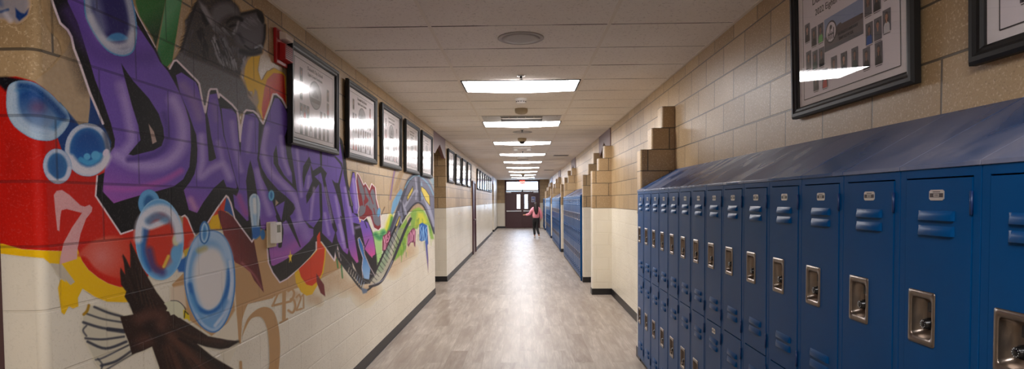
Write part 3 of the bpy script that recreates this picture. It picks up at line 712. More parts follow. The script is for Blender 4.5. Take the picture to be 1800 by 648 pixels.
for side in (-1, 1):
    xa, xb = (DW0 + .058, cx - .033) if side < 0 else (cx + .033, DW1 - .058)
    # lite sits towards the meeting stile
    lx1 = (xb - .10) if side < 0 else (xa + .10 + .17); lx0 = lx1 - .17; za, zb = 1.10, 1.90
    mb = MB().box(xa, lx0, -.022, .022, .01, 2.085).box(lx1, xb, -.022, .022, .01, 2.085).box(lx0, lx1, -.022, .022, .01, za).box(lx0, lx1, -.022, .022, zb, 2.085)
    L = mb.build('door_leaf', M['maroon'], d)
    MB().box(lx0 - .012, lx0, -.030, .030, za - .012, zb + .012).box(lx1, lx1 + .012, -.030, .030, za - .012, zb + .012).box(lx0, lx1, -.030, .030, za - .012, za).box(lx0, lx1, -.030, .030, zb, zb + .012).build('lite_frame', M['maroon'], L)
    MB().box(lx0, lx1, -.004, .004, za, zb).build('lite_glass', M['doorglass'], L)
    MB().box(xa + .02, xb - .02, -.085, -.045, .93, 1.00).box(xa + .03, xa + .09, -.05, -.022, .92, 1.01).box(xb - .09, xb - .03, -.05, -.022, .92, 1.01).build('push_bar', M['alu'], L, .005)
    ca, cb_ = (xa + .02, xa + .30) if side < 0 else (xb - .30, xb - .02)
    MB().box(ca, cb_, -.075, -.022, 1.99, 2.05).build('door_closer', M['alu'], L, .005)
# small roofed walk outside
struct(MB().box(-6, 6, YE + .2, YE + 12, -.12, -.02), 'ground', M['concrete'], 'pale concrete outside the double doors')
o = empty('exit_sign', (-.075, YE - .075, 2.60), 0, 'red lit EXIT sign over the double doors', 'exit sign')
MB().box(-.15, .15, 0, .05, -.095, .095).build('housing', M['exitred'], o, .004)
text('lettering', 'EXIT', .125, M['exitwhite'], o, Matrix.Translation((0, -.0012, -.046)) @ Matrix.Rotation(PI / 2, 4, 'X'))
MB().box(-.012, .012, .01, .04, .095, .142).build('mount', M['white'], o)
o = empty('notice', (.55, YE - .0235, 1.62), 0, 'small blue and white paper notice taped to the right door', 'notice')
MB().box(-.115, .115, -.0012, 0, -.16, .16).build('paper', simple('notice_paper', (176, 176, 198), .7), o)
mb = MB().box(-.09, .09, -.0022, -.0012, .04, .12, 0).box(-.09, .02, -.0022, -.0012, -.13, -.02, 1).box(.04, .09, -.0022, -.0012, -.13, .01, 0)
mb.build('printed_blocks', [simple('notice_blue', (92, 104, 160), .7), simple('notice_grey', (120, 116, 130), .7)], o)

# ------------------------------------------------------------------ the walking girl
def person():
    PX, PY, hgt = .50, 24.7, 1.50
    root = empty('person', (PX, PY, 0), 0, 'person with long dark hair in a pink hoodie and black leggings walking towards the doors', 'person')
    def skin(name, pts, edges, mats, parent, root_i=0, sub=2, mfun=None):
        me = bpy.data.meshes.new(name); me.from_pydata([p[:3] for p in pts], edges, []); me.materials.append(mats)
        ob = bpy.data.objects.new(name, me); COL.objects.link(ob); ob.parent = parent
        sk = ob.modifiers.new('skin', 'SKIN'); sk.use_smooth_shade = True
        for i, p in enumerate(pts):
            sv = me.skin_vertices[0].data[i]; r_ = p[3]; sv.radius = r_ if isinstance(r_, tuple) else (r_, r_); sv.use_root = (i == root_i)
        s_ = ob.modifiers.new('sub', 'SUBSURF'); s_.levels = sub; s_.render_levels = sub
        return ob
    skm = simple('person_skin', (176, 124, 98), .55); pink = simple('pink_fleece', (232, 150, 164), .9, var=.08, scale=18)
    blk = simple('black_leggings', (20, 20, 24), .75); hr = simple('dark_hair', (34, 22, 20), .5); sh = simple('white_trainers', (226, 222, 218), .6)
    # body: continuous figure (seen from behind, walking away; weight on the right leg, left arm held out)
    B = [(0, 0, .80, (.105, .085)), (0, .01, .92, (.095, .075)), (0, .015, 1.08, (.115, .08)), (0, .01, 1.20, (.115, .07)), (0, 0, 1.27, .042), (0, -.01, 1.32, .045), (0, .0, 1.42, (.072, .088)),
         (-.075, 0, .74, .075), (-.075, .06, .44, .052), (-.055, -.02, .09, .034), (-.055, .09, .035, .030),
         (.075, 0, .74, .075), (.035, -.02, .44, .052), (.125, -.16, .11, .034), (.130, -.07, .035, .030),
         (-.145, 0, 1.19, .046), (-.235, .02, 1.00, .036), (-.40, .08, .96, .026), (-.46, .10, .955, .022),
         (.145, 0, 1.19, .046), (.205, -.01, .98, .036), (.215, .07, .80, .026), (.21, .09, .745, .022)]
    E = [(0, 1), (1, 2), (2, 3), (3, 4), (4, 5), (5, 6), (0, 7), (7, 8), (8, 9), (9, 10), (0, 11), (11, 12), (12, 13), (13, 14), (3, 15), (15, 16), (16, 17), (17, 18), (3, 19), (19, 20), (20, 21), (21, 22)]
    # five fingers on each hand
    def hand(b, bi, c, dx):
        for k in range(4):
            i0 = len(b); off = (k - 1.5) * .013
            b.append((c[0] + dx[0] * .02, c[1] + dx[1] * .02 , c[2] + off if dx[0] else c[2] - .02, .009)) if dx[0] else b.append((c[0], c[1] + off, c[2] - .03, .009))
            L_ = .05 - .006 * abs(k - 1.4)
            b.append((c[0] + dx[0] * (.02 + L_), c[1] + .012, c[2] + off, .0075)) if dx[0] else b.append((c[0] + .004, c[1] + off, c[2] - .03 - L_, .0075))
            E.append((bi, i0)); E.append((i0, i0 + 1))
        i0 = len(b)
        b.append((c[0] + (dx[0] * .01), c[1] + .03, c[2] + .0, .009)); b.append((c[0] + dx[0] * .03, c[1] + .045, c[2] - (0 if dx[0] else .03), .008)); E.append((bi, i0)); E.append((i0, i0 + 1))
    hand(B, 18, (-.47, .10, .955), (-1, 0)); hand(B, 22, (.21, .09, .735), (0, 0))
    skin('body', B, E, skm, root)
    # face (turned away from the camera)
    mb = MB().lathe([(.001, .03), (.010, .016), (.013, 0), (.006, -.004)], (0, .082, 1.405), 'y', 8); 
    for sx in (-1, 1): mb.lathe([(.001, .006), (.009, .003), (.010, 0)], (sx * .028, .082, 1.425), 'y', 8)
    mb.box(-.022, .022, .078, .086, 1.372, 1.378); mb.build('face_features', skm, root)
    H = [(0, -.005, .80, (.150, .125)), (0, 0, .94, (.168, .125)), (0, .005, 1.10, (.150, .105)), (0, 0, 1.205, (.135, .085)), (0, -.01, 1.265, (.075, .075)),
         (-.165, 0, 1.175, .070), (-.245, .02, 1.00, .064), (-.36, .07, .962, .052), (-.43, .09, .958, .036),
         (.165, 0, 1.175, .070), (.225, -.01, .985, .064), (.232, .05, .85, .052), (.222, .08, .79, .036), (0, -.085, 1.22, (.075, .04))]
    EH = [(0, 1), (1, 2), (2, 3), (3, 4), (3, 5), (5, 6), (6, 7), (7, 8), (3, 9), (9, 10), (10, 11), (11, 12), (4, 13)]
    skin('hoodie', H, EH, pink, root)
    Lg = [(0, 0, .90, (.120, .095)), (0, 0, .80, (.125, .100)), (-.075, .005, .70, .090), (-.078, .055, .44, .064), (-.058, -.015, .20, .052), (-.055, -.02, .12, .043),
          (.075, 0, .70, .090), (.036, -.02, .44, .064), (.105, -.13, .21, .052), (.122, -.155, .14, .043)]
    skin('leggings', Lg, [(0, 1), (1, 2), (2, 3), (3, 4), (4, 5), (1, 6), (6, 7), (7, 8), (8, 9)], blk, root)
    for (x, y, z) in ((-.055, -.045, .05), (.128, -.185, .055)):
        skin('shoe', [(x, y, z + .02, (.042, .045)), (x, y + .09, z - .008, (.042, .036)), (x, y + .17, z - .018, (.036, .026))], [(0, 1), (1, 2)], sh, root)
    skin('hood', [(-.115, -.005, 1.205, .062), (-.05, -.035, 1.245, .066), (.05, -.035, 1.245, .066), (.115, -.005, 1.205, .062)], [(0, 1), (1, 2), (2, 3)], pink, root)
    Hr = [(0, -.005, 1.475, (.070, .080)), (0, -.025, 1.41, (.108, .102)), (.005, -.075, 1.30, (.112, .066)), (.012, -.115, 1.18, (.104, .042)), (.018, -.125, 1.06, (.078, .034)), (.02, -.122, .97, (.036, .020))]
    skin('hair', Hr, [(0, 1), (1, 2), (2, 3), (3, 4), (4, 5)], hr, root)
    return root
person()

# ------------------------------------------------------------------ daylight and camera
w = bpy.data.worlds.new('overcast_day'); S.world = w; w.use_nodes = True
bg = w.node_tree.nodes['Background']; bg.inputs[0].default_value = rgba((196, 222, 255)); bg.inputs[1].default_value = DAY
for (x0, x1, z0, z1) in ((DW0 + .06, DW1 - .06, 2.16, 2.66), (cx - .31, cx - .13, 1.1, 1.9), (cx + .13, cx + .31, 1.1, 1.9)):
    la = bpy.data.lights.new('window_portal', 'AREA'); la.shape = 'RECTANGLE'; la.size = x1 - x0; la.size_y = z1 - z0; la.cycles.is_portal = True
    lo = bpy.data.objects.new('window_portal', la); COL.objects.link(lo); lo.location = ((x0 + x1) / 2, YE + .10, (z0 + z1) / 2); lo.rotation_euler = (-PI / 2, 0, 0)
cam = bpy.data.cameras.new('camera'); co = bpy.data.objects.new('camera', cam); COL.objects.link(co)
co.location = (0, 0, CH)
co.rotation_euler = (Matrix.Rotation(YAW, 4, 'Z') @ Matrix.Rotation(PI / 2 + PITCH, 4, 'X') @ Matrix.Rotation(-ROLL, 4, 'Z')).to_euler()
cam.sensor_width = 36; cam.lens = CAMF * 36 / 1800; cam.shift_y = (CY - 324) / 1800; cam.clip_start = .05
S.camera = co
S.view_settings.view_transform = 'Standard'; S.view_settings.look = 'None'; S.view_settings.gamma = 1; S.view_settings.use_curve_mapping = False
S.view_settings.exposure = EXPO
S.cycles.use_denoising = True; S.cycles.max_bounces = 8; S.cycles.diffuse_bounces = 5; S.cycles.transparent_max_bounces = 12
S.cycles.sample_clamp_indirect = 8

# ------------------------------------------------------------------ the mural: a thin coat of paint on the left wall
# The pigment is worked out on a fine grid that lies on the wall (and round its bullnose end).
def to_px(X, D, Z):
    z = Z - CH; x = X * math.cos(YAW) + D * math.sin(YAW); y = -X * math.sin(YAW) + D * math.cos(YAW)
    y2 = y * math.cos(PITCH) + z * math.sin(PITCH); z2 = -y * math.sin(PITCH) + z * math.cos(PITCH)
    u, v = CAMF * x / y2, -CAMF * z2 / y2; c, s = math.cos(ROLL), math.sin(ROLL)
    return 900 + u * c + v * s, CY - u * s + v * c
EPS = .0012
patches = []      # (X, Y, Z arrays shaped (cols, rows))
def wall_patch(d0, d1, px, dz, z0=.10, z1=CEIL - .006):
    # columns spaced evenly along 1/D so far blocks are not over-divided
    n = max(2, int(abs(1567 / d0 - 1567 / d1) / px)); D = 1 / np.linspace(1 / d0, 1 / d1, n + 1)
    zz = np.linspace(z0, z1, int((z1 - z0) / dz) + 1)
    DD, ZZ = np.meshgrid(D, zz, indexing='ij'); return (np.full_like(DD, XL + EPS), DD, ZZ)
def corner_patch():
    s = [(-1.6275 + i * .0016, Y0 - EPS) for i in range(int((-(XL - RB) - -1.6275 * -1) / .0016) if 0 else int((XL - RB + 1.6275) / .0016) + 1)]
    r = RB + EPS
    s = [p for p in s if p[0] < XL - RB - 1e-4] + [(XL - RB + r * math.sin(a), Y0 + RB - r * math.cos(a)) for a in np.linspace(0, PI / 2, 22)]
    zz = np.linspace(.10, CEIL - .006, 1450); x = np.array([p[0] for p in s]); y = np.array([p[1] for p in s])
    return np.repeat(x[:, None], len(zz), 1), np.repeat(y[:, None], len(zz), 1), np.repeat(zz[None], len(x), 0)
patches = [corner_patch(), wall_patch(Y0 + RB, 2.75, .9, .0021), wall_patch(2.75, 4.3, .85, .0030), wall_patch(4.3, 6.6, .7, .0046), wall_patch(6.6, 9.925, .55, .0062)]
U, V, RS = [], [], np.random.RandomState(5)
for X, Y, Z in patches:
    u, v = to_px(X, Y, Z); U.append(u.ravel()); V.append(v.ravel())
U = np.concatenate(U).astype(np.float32); V = np.concatenate(V).astype(np.float32); NV = len(U)
C = np.zeros((NV, 3), np.float32); A = np.zeros(NV, np.float32); ID = np.zeros(NV, np.int16)
NZ = RS.rand(NV).astype(np.float32)
ORDU = np.argsort(U); US = U[ORDU]
def near(x0, y0, x1, y1):
    a, b = np.searchsorted(US, [x0, x1]); idx = ORDU[a:b]; return idx[(V[idx] >= y0) & (V[idx] <= y1)]
def spline(pts, closed=True, k=5):
    P = np.array(pts, float); n = len(P); out = []
    rng = range(n) if closed else range(n - 1)
    for i in rng:
        p0, p1, p2, p3 = (P[(i - 1) % n], P[i], P[(i + 1) % n], P[(i + 2) % n]) if closed else (P[max(i - 1, 0)], P[i], P[i + 1], P[min(i + 2, n - 1)])
        for t in np.arange(k) / k: out.append(.5 * ((2 * p1) + (p2 - p0) * t + (2 * p0 - 5 * p1 + 4 * p2 - p3) * t * t + (3 * p1 - p0 - 3 * p2 + p3) * t ** 3))
    if not closed: out.append(P[-1])
    return np.array(out)
def seg_dist(x, y, a, b):
    dx, dy = b[0] - a[0], b[1] - a[1]; L = dx * dx + dy * dy + 1e-9
    t = np.clip(((x - a[0]) * dx + (y - a[1]) * dy) / L, 0, 1)
    return np.hypot(x - a[0] - t * dx, y - a[1] - t * dy), t
def put(idx, m, col, id_=None, spray=0):
    x, y = U[idx], V[idx]
    c = col(x, y) if callable(col) else np.broadcast_to(np.array(col, np.float32), (len(idx), 3))
    if spray: m = np.clip(m * (1 + spray * (NZ[idx] - .5) * 2), 0, 1)
    a0 = A[idx]; na = m + a0 * (1 - m); w = np.where(na > 1e-5, m / np.maximum(na, 1e-5), 0)[:, None]
    C[idx] = C[idx] * (1 - w) + c * w; A[idx] = na
    if id_ is not None: k = idx[m > .5]; ID[k] = id_
def poly(pts, col, f=.9, sm=False, id_=None, al=1., spray=0, grow=0, inside=None):
    P = spline(pts) if sm else np.array(pts, float)
    mg = f + abs(grow) + 1; idx = near(P[:, 0].min() - mg, P[:, 1].min() - mg, P[:, 0].max() + mg, P[:, 1].max() + mg)
    if not len(idx): return
    x, y = U[idx], V[idx]; d = np.full(len(idx), 1e9, np.float32); ins = np.zeros(len(idx), bool)
    for i in range(len(P)):
        a, b = P[i - 1], P[i]; dd, _ = seg_dist(x, y, a, b); d = np.minimum(d, dd)
        if a[1] != b[1]: ins ^= ((a[1] > y) != (b[1] > y)) & (x < (b[0] - a[0]) * (y - a[1]) / (b[1] - a[1]) + a[0])
    sd = np.where(ins, -d, d) - grow
    m = np.clip(.5 - sd / f, 0, 1) * al
    k = m > .002
    if inside is not None: pass
    put(idx[k], m[k], (lambda xx, yy: col(xx, yy)) if callable(col) else col, id_, spray)
def rim(pts, w, col, f=2., sm=True, id_=None, al=1., spray=0, off=0):
    """a band just inside a closed outline"""
    P = spline(pts) if sm else np.array(pts, float)
    idx = near(P[:, 0].min(), P[:, 1].min(), P[:, 0].max(), P[:, 1].max()); x, y = U[idx], V[idx]
    d = np.full(len(idx), 1e9, np.float32); ins = np.zeros(len(idx), bool)
    for i in range(len(P)):
        a, b = P[i - 1], P[i]; dd, _ = seg_dist(x, y, a, b); d = np.minimum(d, dd)
        if a[1] != b[1]: ins ^= ((a[1] > y) != (b[1] > y)) & (x < (b[0] - a[0]) * (y - a[1]) / (b[1] - a[1]) + a[0])
    m = np.where(ins, np.clip((w - np.abs(d - off)) / f + .5, 0, 1), 0) * al; k = m > .002
    put(idx[k], m[k], col, id_, spray)
def stroke(pts, w, col, f=.9, sm=False, id_=None, al=1., spray=0, closed=False):
    """w: one width or (start, end)"""
    P = spline(pts, closed) if sm else np.array(pts + ([pts[0]] if closed else []), float)
    w0, w1 = w if isinstance(w, tuple) else (w, w); mw = max(w0, w1) / 2 + f + 1
    idx = near(P[:, 0].min() - mw, P[:, 1].min() - mw, P[:, 0].max() + mw, P[:, 1].max() + mw); x, y = U[idx], V[idx]
    best = np.full(len(idx), 1e9, np.float32); n = len(P) - 1
    for i in range(n):
        dd, t = seg_dist(x, y, P[i], P[i + 1]); best = np.minimum(best, dd - (w0 + (w1 - w0) * (i + t) / n) / 2)
    m = np.clip(.5 - best / f, 0, 1) * al; k = m > .002; put(idx[k], m[k], col, id_, spray)
def grad(c0, c1, p0, p1):
    c0, c1 = np.array(c0, float), np.array(c1, float); dx, dy = p1[0] - p0[0], p1[1] - p0[1]; L = dx * dx + dy * dy
    return lambda x, y: c0 + (c1 - c0) * np.clip(((x - p0[0]) * dx + (y - p0[1]) * dy) / L, 0, 1)[:, None]
def radial(c0, c1, c, r):
    c0, c1 = np.array(c0, float), np.array(c1, float)
    return lambda x, y: c0 + (c1 - c0) * np.clip(np.hypot(x - c[0], y - c[1]) / r, 0, 1)[:, None]
def oval(cx, cy, rx, ry, rot=0, n=28):
    r = math.radians(rot); return [(cx + rx * math.cos(a) * math.cos(r) - ry * math.sin(a) * math.sin(r), cy + rx * math.cos(a) * math.sin(r) + ry * math.sin(a) * math.cos(r)) for a in np.linspace(0, 2 * PI, n, endpoint=False)]
# pigments (the paint's own colours)
PUR, LAV, MAG, PINK, DPUR = (116, 84, 182), (190, 166, 222), (176, 92, 182), (232, 84, 150), (86, 58, 140)
BLK, LINE = (20, 16, 19), (240, 222, 228)
RED, ORG, YEL, BRN, MAR = (196, 24, 14), (226, 66, 24), (240, 190, 14), (50, 31, 25), (112, 34, 38)
NAVY, BLUE, SKYB, ICE = (14, 58, 122), (26, 104, 184), (106, 172, 224), (206, 220, 236)
TAN = (198, 156, 108)
BG, WORD, WOLF, EAGLE, COAST, DAYS, NUM, B0 = 1, 2, 3, 4, 5, 6, 7, 10
# ---- background passes
poly([(-90, 138), (0, 136), (28, 134), (44, 138), (61, 143), (78, 155), (93, 167), (111, 187), (130, 207), (150, 240), (190, 250), (205, 300), (210, 411), (240, 400), (262, 480), (255, 505),
      (218, 505.4), (209.6, 504), (190, 497.8), (173, 488), (155.6, 474), (144.8, 459), (140, 452), (109, 441), (77, 440), (38, 437.5), (4, 428), (-90, 426)], grad(RED, (206, 36, 18), (60, 300), (220, 420)), 1.2, id_=BG)
poly([(-90, 426), (4, 428), (38, 437.5), (77, 440), (109, 441), (136, 436), (144.8, 459), (155.6, 474), (173, 488), (190, 497.8), (209.6, 504), (255, 505), (250, 530), (218, 531), (188, 530), (166, 521), (145, 507), (137, 523),
      (138, 538), (128.6, 542), (121, 538), (113, 553), (108, 549), (101.6, 506), (106, 491), (114, 490), (104, 470), (88, 463), (76.6, 453.6), (38, 450), (5.7, 446), (-90, 441)], YEL, 1., id_=BG)
poly([(88, 462), (109, 464), (132, 495), (124, 501), (106, 489)], (196, 184, 164), 1, id_=BG)
poly([(114, 490), (124, 501), (132, 495), (140, 500), (136, 510), (120, 505)], YEL, 1, id_=BG)
poly([(137, 448), (151, 452), (166, 470), (182, 481), (201, 487), (222, 489), (245, 470), (238, 425), (212, 416), (190, 414), (160, 425)], radial((222, 128, 122), (212, 52, 24), (178, 450), 62), 5, True, id_=BG, spray=.15)
poly([(-90, 150), (0, 150), (10, 160), (16, 150), (40, 146), (62, 152), (40, 140), (10, 134), (-90, 138)], (12, 14, 24), 5, id_=BG)
# blue around the bubbles on the left
poly([(105, 178), (130, 207), (152, 236), (158, 189), (158, 165), (166, 180), (196, 246), (196, 260), (150, 240), (118, 276), (108, 262), (100, 238)], NAVY, 1.5, id_=BG)
poly([(60, 143), (93, 167), (152, 236), (157, 210), (158, 165), (140, 113), (126, 66), (116, 90), (90, 120)], (176, 158, 136), 3, id_=BG, al=.55, spray=.3)
stroke([(88, -40), (98, 20), (106, 41), (119, 53), (126, 65), (134, 95), (141, 114), (152, 150)], 26, (62, 54, 52), 22, al=.55, spray=.4)
# tan field under the S, flames and the numerals
poly([(322, 372), (330, 430), (322, 480), (302, 500), (330, 560), (372, 590), (416, 555), (418, 575), (421.7, 602), (425.5, 560), (434.6, 534), (480, 522), (500, 512), (545, 500), (600, 470), (606, 455), (560, 410), (450, 400), (400, 440)], TAN, 1.5, id_=BG)
poly([(408, 470), (414, 520), (419, 600), (400, 640), (380, 600), (413, 545)], (232, 222, 200), 3, id_=BG)
poly([(300, 505), (324, 500), (328, 540), (300, 530)], (226, 206, 180), 4, id_=BG)
for px_, py_, r_ in ((500, 512, 10), (520, 520, 8), (548, 522, 10), (575, 500, 16), (590, 480, 14), (604, 500, 14), (560, 528, 7), (640, 515, 16), (655, 510, 12), (624, 505, 10), (690, 470, 13), (706, 450, 13), (722, 440, 10)):
    poly(oval(px_, py_, r_, r_ * 1.2), TAN, r_ * 1.1, id_=None, al=.55, spray=.25)
# numerals
poly([(415, 524), (480, 518), (480, 523.5), (436, 533.5), (430, 545), (425.5, 562), (423.5, 603), (419.5, 603)], TAN, .8, id_=31)
poly([(425.5, 591), (430, 572), (437, 557), (451.5, 543.5), (467, 539), (480, 546), (487.7, 565), (491.6, 591), (492, 625), (486, 665), (470, 665), (473.5, 640), (473, 609), (469.6, 578), (462, 560), (452.8, 556), (441, 560.5), (432, 576)], TAN, .9, True, id_=31)
stroke([(423, 636), (424, 665)], 5, TAN, id_=31)
stroke([(497, 497), (480, 535)], 3.4, TAN, id_=32); stroke([(479, 537), (511, 529)], 4, TAN, id_=32); stroke([(499.5, 497), (499, 561)], 6.5, TAN, id_=32); stroke([(492, 567), (505, 560)], 3, TAN, id_=32)
stroke([(507, 511), (513, 508), (517, 514), (515, 523), (511, 526), (517, 528), (519, 540), (514, 549), (507, 545)], 4, TAN, sm=True, id_=33)
stroke([(521, 522), (526, 517), (529, 524), (521, 545), (531, 542)], 3, TAN, id_=34); stroke([(530, 521), (533.5, 516), (533.8, 541)], 2.6, TAN, id_=35)
poly([(94.6, 342), (99.5, 335), (109, 333.6), (121.7, 342), (141.5, 360.7), (149, 363), (157.5, 359.5), (162.5, 364.4), (161, 372), (151.4, 384), (141.5, 411), (136.5, 436), (135.3, 454.6), (104.4, 464.4), (105.7, 453), (112, 426), (126.7, 399), (144, 374), (116.8, 367), (108, 369.4), (105.7, 384), (104.4, 406), (100.7, 404), (97, 369)], (224, 170, 172), 1, id_=36, spray=.12)
# green beast at the top
poly([(190, -90), (236, -60), (238, 5), (245, 28), (268, 66), (274, 84), (280, 60), (292, 0), (300, -90)], grad((56, 120, 62), (20, 50, 32), (255, 20), (280, 75)), 3, id_=BG, spray=.1)
poly([(292, 0), (280, 68), (267.8, 143), (285, 128), (303, 107), (314, 37), (330, -60), (296, -60)], grad((104, 168, 122), (34, 118, 54), (285, 40), (312, 60)), 1.6, id_=BG, spray=.12)
# ---- wolf
W_ = [(345.5, 4), (334, 23), (324.6, 37), (328, 47), (323.5, 67), (318, 88), (300, 112), (320, 125), (350, 147), (361, 198), (368, 165), (384, 160), (406, 180), (419, 200), (433, 193), (452, 201), (447, 178), (430, 150), (422, 134), (428.8, 109), (436, 99.5), (449.6, 98), (461, 92.6), (463, 80), (466, 67), (466, 46), (461, 20.8), (449.6, 16), (436, 20), (424, 23), (419.5, 11), (410, 2), (398, -10), (385, -40), (350, -60)]
poly(W_, (60, 57, 60), 4, id_=WOLF, spray=.2)
poly([(304, 110), (318, 92), (330, 100), (380, 120), (424, 140), (450, 190), (433, 194), (419, 202), (400, 180), (370, 158), (361, 200), (350, 147)], (112, 110, 114), 5, id_=WOLF, spray=.85)
poly([(424, 34), (438, 27), (452, 24), (461, 34), (464, 50), (460, 74), (446, 84), (430, 84), (416, 74), (414, 52)], (104, 101, 108), 11, True, spray=.15)
poly([(374, 16), (388, 6), (404, 6), (416, 16), (418, 26), (404, 26), (390, 34), (380, 46), (370, 40)], (112, 109, 114), 10, True, spray=.15)
poly([(350, 2), (362, 12), (374, 34), (374, 46), (366, 40), (354, 18)], (148, 143, 146), 5, spray=.1)
poly([(352, 16), (358, 24), (368, 42), (362, 46), (356, 36)], (22, 20, 22), 4)
def fur(n, x0, y0, x1, y1, dx, dy, c, w, jx=6, jy=6):
    for k in range(n):
        t = RS.rand(); x = x0 + (x1 - x0) * t + RS.uniform(-jx, jx); y = y0 + (y1 - y0) * t + RS.uniform(-jy, jy); q = RS.uniform(.7, 1.3)
        v_ = RS.uniform(.8, 1.15); stroke([(x, y), (x + dx * q * .5 + RS.uniform(-1, 1), y + dy * q * .55), (x + dx * q, y + dy * q)], (w, .5), tuple(min(255, i * v_) for i in c), 1.8, True, al=.75)
fur(26, 374, 62, 384, 96, 7, 17, (158, 155, 160), 3.4, 4, 5); fur(26, 384, 96, 412, 108, 3, 15, (150, 148, 152), 3.2, 5, 4); fur(22, 386, 60, 402, 92, 7, 15, (122, 119, 125), 3, 6, 7)
fur(22, 380, 70, 400, 104, 5, 13, (34, 31, 34), 2.4, 7, 7); fur(16, 408, 84, 428, 92, 2, 12, (92, 90, 96), 3, 5, 5); fur(18, 334, 30, 330, 92, -3, 14, (84, 81, 86), 3, 7, 5); fur(16, 372, 46, 396, 54, 8, 8, (128, 125, 130), 2.6, 5, 4)
fur(14, 420, 40, 452, 30, 12, 9, (132, 129, 136), 2, 4, 6); fur(12, 430, 98, 424, 122, 2, 12, (150, 148, 156), 3, 2, 4); fur(18, 350, 50, 362, 96, 2, 15, (30, 28, 30), 4, 5, 6)
stroke([(399, 40), (407, 33), (418, 31), (425, 35)], (4, 6), (17, 15, 17), 3.5, True); stroke([(404, 47), (411, 44), (417, 45)], 4, (14, 12, 14), 2.5, True); stroke([(411, 58), (416, 48), (419, 38)], (6, 3), (158, 155, 160), 3, True, al=.85)
stroke([(425, 24), (440, 21), (452, 18)], 5, (24, 22, 24), 4, True); poly([(452, 17), (461, 21), (465, 34), (462, 42), (456, 34), (452, 26)], (16, 14, 16), 3, True); stroke([(466, 44), (465, 66), (461, 82)], 4, (26, 24, 27), 3, True)
stroke([(424, 90), (440, 94), (458, 92)], (8, 5), (24, 22, 25), 5, True); stroke([(449, 84), (458, 80), (461, 84)], 4, (178, 184, 196), 3, True, al=.8); stroke([(430, 80), (442, 88), (452, 86)], 2.4, (22, 20, 22), 2, True); stroke([(420, 60), (428, 74)], 5, (44, 42, 46), 5, al=.7)
for k in range(26):
    t = k / 25; stroke([(346 - 26 * t, 4 + 84 * t), (340 - 26 * t + RS.uniform(-3, 1), 8 + 84 * t)], (3, .8), (40, 37, 40), 1.6, id_=WOLF)
# ---- flames over the wolf's chest
poly([(429, 137), (431, 118), (436, 106), (442, 99.5), (457, 98), (453, 122), (458.5, 141), (462, 140), (469.6, 126), (482.6, 120), (498, 128), (502, 134), (503, 188), (486, 167), (463, 216), (460.4, 206), (447.4, 178), (444, 160), (437, 160), (433, 152)], YEL, 1.4, id_=BG, spray=.12)
poly([(431, 140), (436, 165), (444, 172), (448, 156), (452, 160), (455, 178), (452, 190), (436, 170)], (178, 158, 138), 3, id_=BG, spray=.2)
poly([(464, 159), (469.6, 139), (480.7, 128), (495.6, 129.6), (500, 134), (503, 188), (487, 166), (478, 166), (462.5, 212), (460, 190)], grad((222, 118, 112), (204, 22, 24), (472, 150), (498, 165)), 1.3, id_=BG, spray=.3)
# ---- the word: black mass with its pale outline
MASS = [(70, -90), (91, 0), (98.4, 20.4), (106, 40.7), (119, 52.6), (125.6, 64.5), (130, 85), (141, 113.7), (158, 163), (181, 217), (196, 250), (190, 300), (170.8, 309), (168, 344), (212.5, 411), (233, 404), (262, 396), (300, 372), (319.8, 380.5), (324.7, 378),
        (329.6, 383), (338.3, 405), (343, 413), (355, 405), (365.4, 390.4), (381.5, 365.7), (397.5, 343.5), (401, 346), (406, 357), (412.3, 383), (423.5, 399), (443, 425), (446.2, 418.8), (445.2, 401.5), (452, 400), (468, 405), (470, 437), (472, 461.5), (479.5, 478.8), (492, 496), (504, 490), (526.4, 471.4), (546.2, 451.6), (556, 439.3), (556, 414.6), (562, 403.5), (563.5, 423.2),
        (573.3, 437), (588, 457.8), (592, 430), (600, 462), (618, 482), (634, 500), (650, 498), (659.5, 484), (666, 466.5), (661.6, 445), (657, 412), (646.5, 386.5), (636, 366), (633, 350), (626.5, 321), (623, 302), (619, 301), (614.6, 330), (611, 321), (609, 287), (604, 262), (601, 245),
        (596, 239), (585, 225), (560, 190), (520, 180), (503.5, 189), (496, 174), (486, 165.4), (480, 165.4), (475, 184), (462.7, 217.3), (459, 212), (452.8, 201), (445.4, 195), (433, 193.3), (429.4, 197.5), (424.4, 223.5), (422.5, 248), (419.5, 211), (416.8, 194), (408, 183.7), (386, 165.2), (384.7, 171.4), (381, 156.5), (370, 156.5), (367.4, 160.2), (361, 197), (358.8, 196), (355, 173.8), (350, 146.7), (346.4, 141.7),
        (310.6, 106), (305.7, 107), (298.3, 120.7), (285, 112), (273.3, 83), (243, 28), (226, -10), (200, -90)]
poly(MASS, BLK, 1.1, id_=WORD)
def line(pts, w=2.6): stroke(pts, w, LINE, 1.1, id_=WORD, spray=.1)
line(MASS[0:10], 4.2); line(MASS[12:16], 3); line(MASS[18:23], 2.6); line(MASS[24:34], 2.6); line(MASS[36:51], 2.4); line([(556, 439), (556, 414.6), (562, 403.5), (563.5, 423.2), (573.3, 437), (588, 457.8), (591, 440)], 1.8)
line([(503.5, 189)] + MASS[MASS.index((496, 174)):MASS.index((298.3, 120.7)) + 1], 3.4); line([(273.3, 83), (243, 28), (226, -10)], 1.8)
poly([(419.5, 211), (424.4, 223.5), (422.5, 250)], LINE, 1.5, id_=WORD); poly([(356, 185), (364, 185), (361, 201)], LINE, 1.5, id_=WORD)
line([(643, 478), (660, 484), (667, 466)], .6)
def purp(x, y):      # purple body turning magenta / pink downwards
    t = np.clip((y - (262 + .36 * (x - 180))) / 110, 0, 1)[:, None]; t2 = np.clip((x - 600) / 50, 0, 1)[:, None] * np.clip((y - 400) / 60, 0, 1)[:, None]
    c = np.array(PUR) * (1 - t) + np.array(MAG) * t; return c * (1 - t2) + np.array(PINK) * t2
